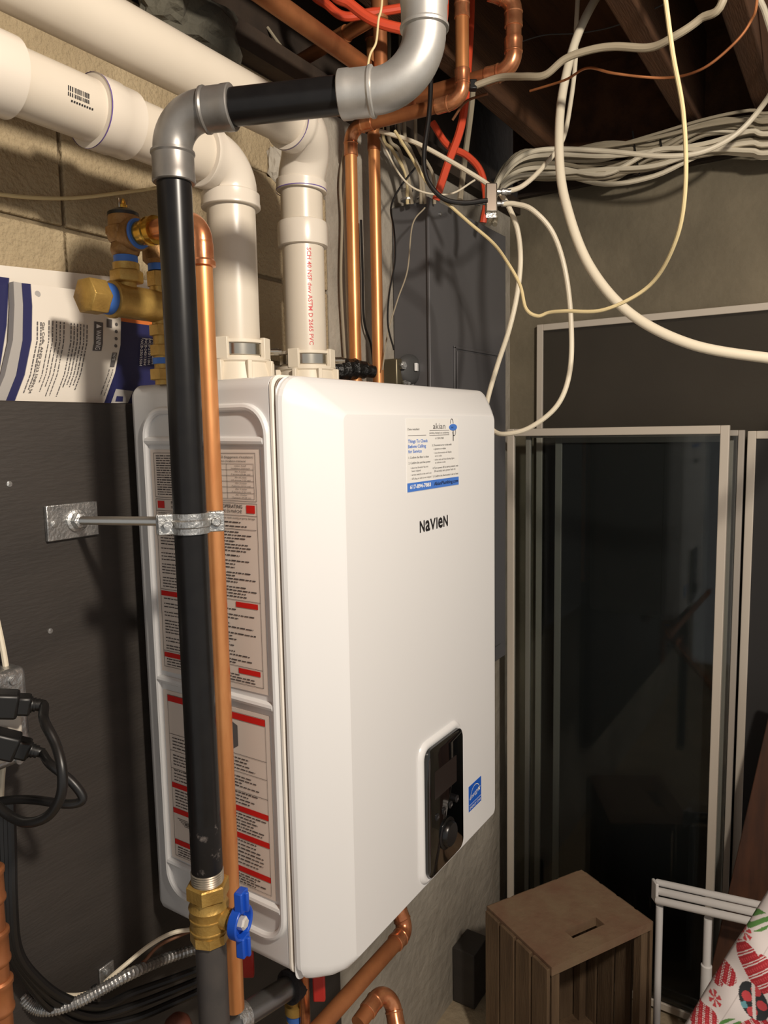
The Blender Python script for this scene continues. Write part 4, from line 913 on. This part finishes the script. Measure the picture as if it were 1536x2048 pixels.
for s_ in ('u0', 'u1', 'v1'): slats(s_)
for su_ in (-1, 1):
    for sv_ in (-1, 1): MB().obox(cpnt(su_*(lu/2-.016), sv_*(lv/2-.016), .2), (axu, axv, (0, 0, 1)), (.010, .010, .178)).build('corner_post', CRATE, crate)
# plain black block against the wall, filling the dark area left of the crate
a = at(924, 1902, Y=.04); b = at(962, 1900, Y=.04)
tag(MB().box((a.x, .005, .004), (a.x+.085, WY-.002, a.z)).build('black_block', BOARD, bevel=.003), 'black block standing against the wall left of the crate', 'plywood')

# ================================================================== WHITE FOLDED RACK, DARK BOARD
rk = empty('folding_rack', at(1320, 2048, X=1.02), 'white tubular folding rack standing right of the crate', 'rack')
for k, (yo, r) in enumerate(((0, .0075), (17, .0085), (36, .0085))):
    A = at(1312, 1764+yo, X=1.03-.012*k); B = at(1640, 1836+yo*1.05, X=1.01-.012*k)
    MB().lathe(A, B-A, [(0, r*.8), (.003, r), ((B-A).length, r)], 16).build('top_bar', WHITETUBE, rk)
A = at(1306, 1756, X=1.024); MB().obox(at(1310, 1782, X=1.02), (_r, (0, 0, 1), _f), (.0035, .024, .014)).build('bracket', WHITETUBE, rk, bevel=.002)
for px, rr in ((1319, .0085), (1416, .0085), (1580, .0085)):
    A = at(px, 1815+(px-1319)*.26, X=1.012); 
    MB().lathe((A.x, A.y, .004), (0, 0, 1), [(0, rr*1.35), (A.z-.11, rr*1.35), (A.z-.108, rr), (A.z, rr)] if px > 1400 else [(0, rr*.95), (A.z, rr*.95)], 16).build('leg', WHITETUBE, rk)
q = [at(1536, 1425, X=1.16), at(1452, 1800, X=1.10)]
dwd = V((0, q[0].y-q[1].y, q[0].z-q[1].z)).normalized(); base = at(1400, 2040, X=1.08)
A = at(1545, 1390, X=1.165); B = at(1453, 1795, X=1.10)
dl = (B-A).normalized(); k0 = (A.z-.03)/-dl.z if dl.z < 0 else 1; foot = A+dl*k0
wv = V((0, -1, 0)); wv = (wv-dl*wv.dot(dl)).normalized(); nv = dl.cross(wv).normalized()
dwb = empty('leaning_board', foot, 'dark brown wooden board leaning at the right frame edge', 'board')
L_ = (foot-A).length
for k in range(3):
    MB().obox(A+dl*(L_/2)+wv*(.062+.124*k), (dl, wv, nv), (L_/2, .0605, .009)).build('plank', DARKWOOD, dwb, bevel=.002)

# ================================================================== PRINTED CLOTH (lower right)
def cloth():
    nu, nv_ = 360, 400
    O = at(1330, 2110, d=1.02); 
    E1 = at(1536, 1780, d=1.0)-O          # upper-left edge direction
    Lx = E1.length; e1 = E1.normalized()
    e2 = (at(1700, 2150, d=.92)-O); e2 = (e2-e1*e2.dot(e1)).normalized(); nn_ = e1.cross(e2).normalized()
    if nn_.dot(CAM-O) < 0: nn_ = -nn_
    Wd = .34; Ln = Lx*1.45
    vs = []; cols = []
    LOW = .50; O = O-e1*(.06+LOW); Ln += LOW
    rc = random.Random(4)
    white = lin((214, 206, 204)); plank = lin((186, 176, 174)); red = lin((160, 34, 44)); red2 = lin((190, 66, 72)); green = lin((84, 132, 66)); dark = lin((40, 44, 48)); teal = lin((96, 150, 160))
    pn = nn_; pO = O+nn_*.03
    def uv(px, py):
        k = _f + _r*((px-768)/F_PX) - _u*((py-1024)/F_PX); t = (pO-CAM).dot(pn)/k.dot(pn); q_ = CAM+k*t-O; return q_.dot(e2), q_.dot(e1)
    def mt(px, py, qx, qy, w, l):        # mitten centre, a point toward its finger end, half width, half length
        a, b = uv(px, py); c, d_ = uv(qx, qy); t = math.atan2(-(c-a), d_-b); return (a, b, t, w, l)
    mitts = [mt(1434, 1948, 1480, 1968, .0140, .0235), mt(1510, 1938, 1490, 1908, .0165, .032), mt(1398, 2034, 1440, 2046, .0145, .0235), mt(1505, 2062, 1540, 2045, .015, .026)]
    greens = [mt(1512, 1846, 1540, 1838, .012, .018), mt(1460, 2052, 1480, 2046, .008, .016)]
    cands = [uv(1508, 2002)+(.9,), uv(1443, 1902)+(.4,)]
    flakes = [uv(1488, 1871), uv(1428, 2003), uv(1400, 1975)]
    placed = [m_[:2] for m_ in mitts+greens]+[c_[:2] for c_ in cands]+flakes
    edge = uv(1536, 2048)[0]
    for k in range(400):
        a, b = rc.uniform(.02, Wd), rc.uniform(.0, Ln)
        if (a < edge+.015 and LOW < b < uv(1536, 1800)[1]+.02) or min(math.hypot(a-p[0], b-p[1]) for p in placed) < .05: continue
        placed.append((a, b)); t = rc.uniform(0, 6.28)
        if k % 3 == 0: greens.append((a, b, t, .012, .018))
        elif k % 3 == 1: flakes.append((a, b))
        else: mitts.append((a, b, t, .0150, .025))
    def colr(u, v):
        c = plank if (u*1000 % 30) < 1.0 else white
        for (a, b) in flakes:
            d_ = math.hypot(u-a, v-b)
            if d_ < .0095:
                an = math.atan2(v-b, u-a); c = red2 if (math.cos(an*6) > -.2 and d_ < .009) else c
        for (a, b, t, w, l) in greens:
            x = (u-a)*math.cos(t)+(v-b)*math.sin(t); y = -(u-a)*math.sin(t)+(v-b)*math.cos(t)
            if (x/w)**2+(y/l)**2 < 1: c = green if math.sin(x*700+1.2*math.sin(y*90)) > -.3 else white
        for (a, b, t, w, l) in mitts:
            x = (u-a)*math.cos(t)+(v-b)*math.sin(t); y = -(u-a)*math.sin(t)+(v-b)*math.cos(t)
            inm = (abs(x) < w*.82 and -l < y < l*.45) or ((x/(w*.82))**2+((y-l*.45)/(l*.55))**2 < 1) or (((x-w*1.0)/(w*.42))**2+((y+l*.05)/(l*.42))**2 < 1)
            if inm:
                s1 = (y/l+1)*2.6 % 1.; c = red
                if s1 < .10 or .22 < s1 < .30: c = white
                elif .5 < s1 < .78 and ((x/w*5) % 1.) < .45: c = red2
                if y < -l*.80: c = white if s1 < .5 else red
        for (a, b, t) in cands:
            x = (u-a)*math.cos(t)+(v-b)*math.sin(t); y = -(u-a)*math.sin(t)+(v-b)*math.cos(t)
            k_ = 1. if a == cands[0][0] else .42
            x /= k_; y /= k_
            if (x/.017)**2+(y/.023)**2 < 1:
                c = dark
                for (p, q_) in ((-.007, -.011), (.008, -.005), (-.006, .007), (.008, .012)):
                    if math.hypot(x-p, y-q_) < .0062: c = red2
                if abs(x-y*.4) < .0022: c = white
                if abs(x+.015) < .005 and abs(y+.002) < .004: c = teal
        return c
    def S(u, v):
        # rounded fold over the upper-left edge, sagging away, with soft creases
        uu = u; r = .035
        if uu < r: h = r-math.sqrt(max(0, r*r-(r-uu)**2)); drop = h*1.0
        else: drop = -(.10*(1-math.exp(-(uu-r)*2.5)))*.25
        cr = .005*math.sin(v*34+u*22)+.004*math.sin(u*60-v*28)+.002*math.sin(v*90+u*50+1.3)
        return O+e1*v+e2*u+nn_*(-drop+cr+.03)
    rows = [LOW*j/60 for j in range(60)]+[LOW+(Ln-LOW)*j/nv_ for j in range(nv_+1)]; nv_ = len(rows)-1
    for v in rows:
        for i in range(nu+1):
            u = Wd*i/nu; p_ = S(u, v); p_.z = max(p_.z, .004)
            vs.append(p_); cols.append(colr(u, v))
    w = nu+1; fs = [(j*w+i, j*w+i+1, (j+1)*w+i+1, (j+1)*w+i) for j in range(nv_) for i in range(nu)]
    me = bpy.data.meshes.new('printed_cloth'); me.from_pydata([tuple(p) for p in vs], [], fs); me.update()
    ca = me.color_attributes.new('print', 'FLOAT_COLOR', 'POINT')
    ca.data.foreach_set('color', [c for q_ in cols for c in q_])
    me.polygons.foreach_set('use_smooth', [True]*len(me.polygons))
    m = bpy.data.materials.new('holiday_print'); m.use_nodes = True; b = m.node_tree.nodes['Principled BSDF']; b.inputs['Roughness'].default_value = .85
    at_ = m.node_tree.nodes.new('ShaderNodeVertexColor'); at_.layer_name = 'print'; m.node_tree.links.new(at_.outputs[0], b.inputs['Base Color'])
    me.materials.append(m)
    o = bpy.data.objects.new('printed_cloth', me); col.objects.link(o)
    sm_ = o.modifiers.new('thickness', 'SOLIDIFY'); sm_.thickness = .05; sm_.offset = -1
    tag(o, 'white holiday cloth printed with red mittens in the lower right corner', 'cloth')
cloth()

# ================================================================== LEFT EDGE: outlet box, plugs, cords
ob = empty('outlet_box', at(-10, 1400, Y=0.), 'galvanised outlet box on the board at the left edge with a white face', 'outlet box')
bxr = at(50, 1400, Y=-.002).x; bz1 = at(20, 1338, Y=-.005).z; bz0 = at(20, 1532, Y=-.005).z
MB().box((bxr-.085, -.010, bz0), (bxr, .0295, bz1)).build('box', GALV, ob, bevel=.006)
MB().box((bxr-.072, -.015, bz0+.010), (bxr-.012, -.0102, bz1-.028)).build('outlet_face', PVCF, ob, bevel=.004)
for z in (bz1-.012, bz0+.005): MB().lathe((bxr-.016, -.010, z), (0, -1, 0), [(0, .005), (.002, .0045)], 12).build('screw', GALV, ob)
for k, (py, lab) in enumerate(((1408, 'upper'), (1490, 'lower'))):
    c = at(16, py, Y=-.030)
    pl = empty('power_plug', c, '%s black power plug in the outlet with its looping cord' % lab, 'plug')
    mbp = MB(); d0 = V((.75, -.55, -.42)).normalized() if k else V((.8, -.5, -.2)).normalized(); sdv = d0.cross(V((0, 0, 1))).normalized(); upv = sdv.cross(d0)
    mbp.obox(c-d0*.010, (d0, sdv, upv), (.020, .013, .013)); mbp.obox(c+d0*.014, (d0, sdv, upv), (.008, .010, .010))
    mbp.build('plug_body', BLACKP, pl, bevel=.003)
    MB().lathe(c+d0*.020, d0, [(0, .0085), (.003, .0085), (.0032, .007), (.006, .0075), (.0062, .0062), (.010, .0068), (.0102, .0052), (.016, .005)], 14).build('strain_relief', BLACKP, pl)
    e_ = c+d0*.034
    if k == 0: pts = [e_-d0*.01, e_] + pxpath([(88, 1440, .725), (112, 1490, .71), (124, 1540, .70), (122, 1590, .70), (98, 1630, .705), (60, 1645, .71), (25, 1635, .72), (-20, 1600, .73), (-60, 1560, .75)])
    else: pts = [e_-d0*.01, e_] + pxpath([(100, 1528, .755), (140, 1560, .75), (164, 1590, .75), (160, 1604, .75), (130, 1608, .75), (70, 1600, .76), (20, 1600, .77), (-40, 1610, .78)])
    tube('cord', pts, .0049 if k == 0 else .0046, CORD, pl, 12, 8)
cable('white_cable', 'white cable rising from the outlet box along the left edge', [(14, 1350, .80), (8, 1310, .80), (-2, 1260, .80), (-20, 1180, .80)], .0032, WHITECABLE)
cable('white_cable', 'white cable leaving the outlet box underneath, left edge', [(8, 1520, .82), (4, 1560, .82), (3, 1600, .82), (10, 1630, .82)], .003, WHITECABLE)
for k in range(3):
    cable('service_cable', 'black cable running down the left edge and along the bottom, %s' % ('lowest', 'middle', 'highest')[k],
          [(5+8*k, 1600, .80), (8+8*k, 1700, .80), (12+7*k, 1800, .80), (22+7*k, 1900, .81), (56+10*k, 1962-2*k, .83), (105+14*k, 2018-10*k, .86), (170+16*k, 2052-20*k, .90), (260, 2040-26*k, .94), (350, 2004-24*k, .98), (470, 1950-20*k, 1.02)], .0052, CORD, 'cable', n=10)
cp_ = catmull(pxpath([(20, 1960, .86), (58, 2008, .86), (95, 2020, .86), (150, 2006, .865), (205, 1978, .875), (260, 1948, .90), (330, 1918, .98), (400, 1895, 1.02), (480, 1870, 1.06)]), 26)
smp = path(cp_, .0062); smp = [(P, T, .0062+(.0011 if i % 3 == 1 else 0)) for i, (P, T, r) in enumerate(smp)]
tag(MB().sweep(smp, 12).build('flexible_conduit', GALV, sharp=20), 'ribbed metal conduit crossing the board behind the gas pipe', 'conduit')
cable('thermostat_wire', 'white wire tied along the conduit at lower left', [(60, 1968, .84), (85, 1982, .84), (120, 1990, .86), (160, 1990, .88), (195, 1978, .90), (215, 1960, .90), (250, 1930, .91), (300, 1890, .93), (345, 1866, .95), (390, 1858, .97)], .0028, WHITECABLE, 'wire')
cable('thermostat_wire', 'brown wire beside the white wire at lower left', [(64, 1972, .85), (90, 1990, .85), (130, 1996, .87), (170, 1996, .89), (210, 1970, .91), (280, 1930, .93), (320, 1890, .95), (390, 1858, .98)], .0022, BROWNW, 'wire')
cable('wire_tie', 'black tie holding the wires to the conduit', [(188, 1972, .885), (193, 1985, .88), (198, 1998, .885)], .004, CORD, 'cable tie')
sc = at(212, 1948, Y=.0295)
stp = empty('conduit_strap', sc, 'galvanised one-hole strap screwed to the board under the wires', 'strap')
MB().box((sc.x-.011, .0265, sc.z-.016), (sc.x+.011, .0298, sc.z+.014)).build('plate', GALV, stp, bevel=.001)
MB().lathe((sc.x, .0265, sc.z+.004), (0, -1, 0), [(0, .0055), (.003, .005), (.004, .003)], 14).build('screw', GALV, stp)
# copper pipe with fittings at the very left edge
le = at(-10, 1900, d=.72)
lp_ = empty('copper_edge_pipe', (le.x, le.y, .5), 'brown copper pipe with ringed fittings at the lower left edge', 'copper pipe')
MB().lathe((le.x, le.y, .45), (0, 0, 1), [(0, .0111), (at(2, 1772, d=.70).z-.45, .0111)], 24).build('pipe', COPPERD, lp_)
for py in (1790, 1925, 2035):
    z = at(2, py, d=.70).z; MB().lathe((le.x, le.y, z-.016), (0, 0, 1), [(0, .0125), (.002, .0138), (.005, .0138), (.007, .0128), (.028, .0128), (.030, .0142), (.034, .0142), (.036, .012)], 24).build('fitting', COPPERD, lp_)

# ================================================================== UNDER THE BOILER
u1 = at(818, 1857, d=1.20); 
u1b = at(640, 2035, d=.98)
u1 = V((u1.x, -.205, u1.z)); 
Apx = at(815, 1858, Y=-.205); zp = Apx.z
unp = empty('copper_return_pipe', (Apx.x, -.205, zp-.02), 'copper pipe running under the front edge of the boiler', 'copper pipe')
MB().lathe((Apx.x-.02, -.205, zp), (-1, 0, 0), [(0, CR*1.05), (.85, CR*1.05)], 24).build('pipe', COPPERD, unp)
press_elbow(MB(), (Apx.x-.004, -.205, zp), (1, 0, 0), (.05, .5, 1), CR*1.05, .016, .018).build('elbow', COPPERF, unp, sharp=25)
e2_ = at(778, 1962, Y=-.215)
un2 = empty('copper_supply_pipe', e2_, 'copper elbow with a short pipe below the boiler front corner', 'copper pipe')
press_elbow(MB(), e2_, (1, 0, .12), V((-.45, -.5, -.75)), CR, .020, .022).build('elbow', COPPERF, un2, sharp=25)
dq = V((-.45, -.5, -.75)).normalized()
MB().lathe(e2_+dq*.03, dq, [(0, CR), (.25, CR)], 24).build('pipe', COPPER, un2)
MB().lathe(e2_-V((1, 0, .12)).normalized()*.03, V((-1, 0, -.12)), [(0, CR), (.05, CR)], 24).build('pipe', COPPERD, un2)
# grey drain pipe with black elbow
g1 = at(482, 2034, d=.90); g2 = at(588, 1968, d=.97)
dp = empty('drain_pipe', g1, 'grey metal pipe with a black elbow under the boiler left corner', 'pipe')
dg_ = (g2-g1).normalized()
MB().lathe(g1-dg_*.05, dg_, [(0, .0145), ((g2-g1).length+.06, .0145)], 24).build('pipe', mat('grey_tube', (120, 120, 120), .3, .8), dp)
MB().lathe(g1-dg_*.01, dg_, [(0, .0165), (.010, .0165), (.011, .0175), (.016, .0175), (.017, .0150)], 24).build('coupling', GALV, dp)
MB().sweep(elbow_samples(g2+dg_*.035, dg_, (0, .1, 1), .024, .0190, .0205, .018, .001, 10), 24).build('elbow', FOAM, dp)
nt_ = at(590, 2030, d=.98)
nf = empty('taped_nipple', nt_, 'brass nipple with blue tape under the boiler', 'pipe fitting')
MB().lathe(nt_-V((0, 0, .05)), (0, 0, 1), [(0, .012), (.045, .012)], 20).build('nut', BRASS, nf)
MB().lathe(nt_-V((0, 0, .006)), (0, 0, 1), [(0, .0115), (.012, .0115)], 20).build('thread_tape', TAPE, nf)
MB().lathe(nt_+V((0, 0, .006)), (0, 0, 1), [(0, .0135), (.012, .0135), (.013, .010), (.055, .010)], 20).build('socket', BRASS, nf)
bpx = at(610, 2030, d=.97)
tag(MB().lathe(bpx-V((0, 0, .08)), (0, 0, 1), [(0, .007), (.16, .007)], 16).build('copper_stub', COPPERF), 'short copper stub beside the blue taped nipple', 'copper pipe')
for px, py, d_, lab in ((496, 1925, .96, 'left'), (638, 1972, .93, 'right')):
    c = at(px, py, d=d_); t_ = empty('red_valve_handle', c, 'red valve handle hanging under the boiler, %s one' % lab, 'valve handle')
    MB().obox(c, (_r0, (0, 0, 1), _f), (.0078, .020, .004)).build('lever', REDV, t_, bevel=.002)
    MB().lathe(c+V((0, 0, .018)), (0, 0, 1), [(0, .008), (.03, .008)], 14).build('stem', BRASS, t_)
cc2 = at(355, 2052, d=.95)
tag(MB().lathe(cc2-V((0, 0, .04)), (0, 0, 1), [(0, .019), (.035, .019), (.046, .016), (.053, .009), (.055, .002)], 24).build('capped_pipe', RUST), 'rounded rust coloured pipe cap at the bottom edge', 'pipe cap')
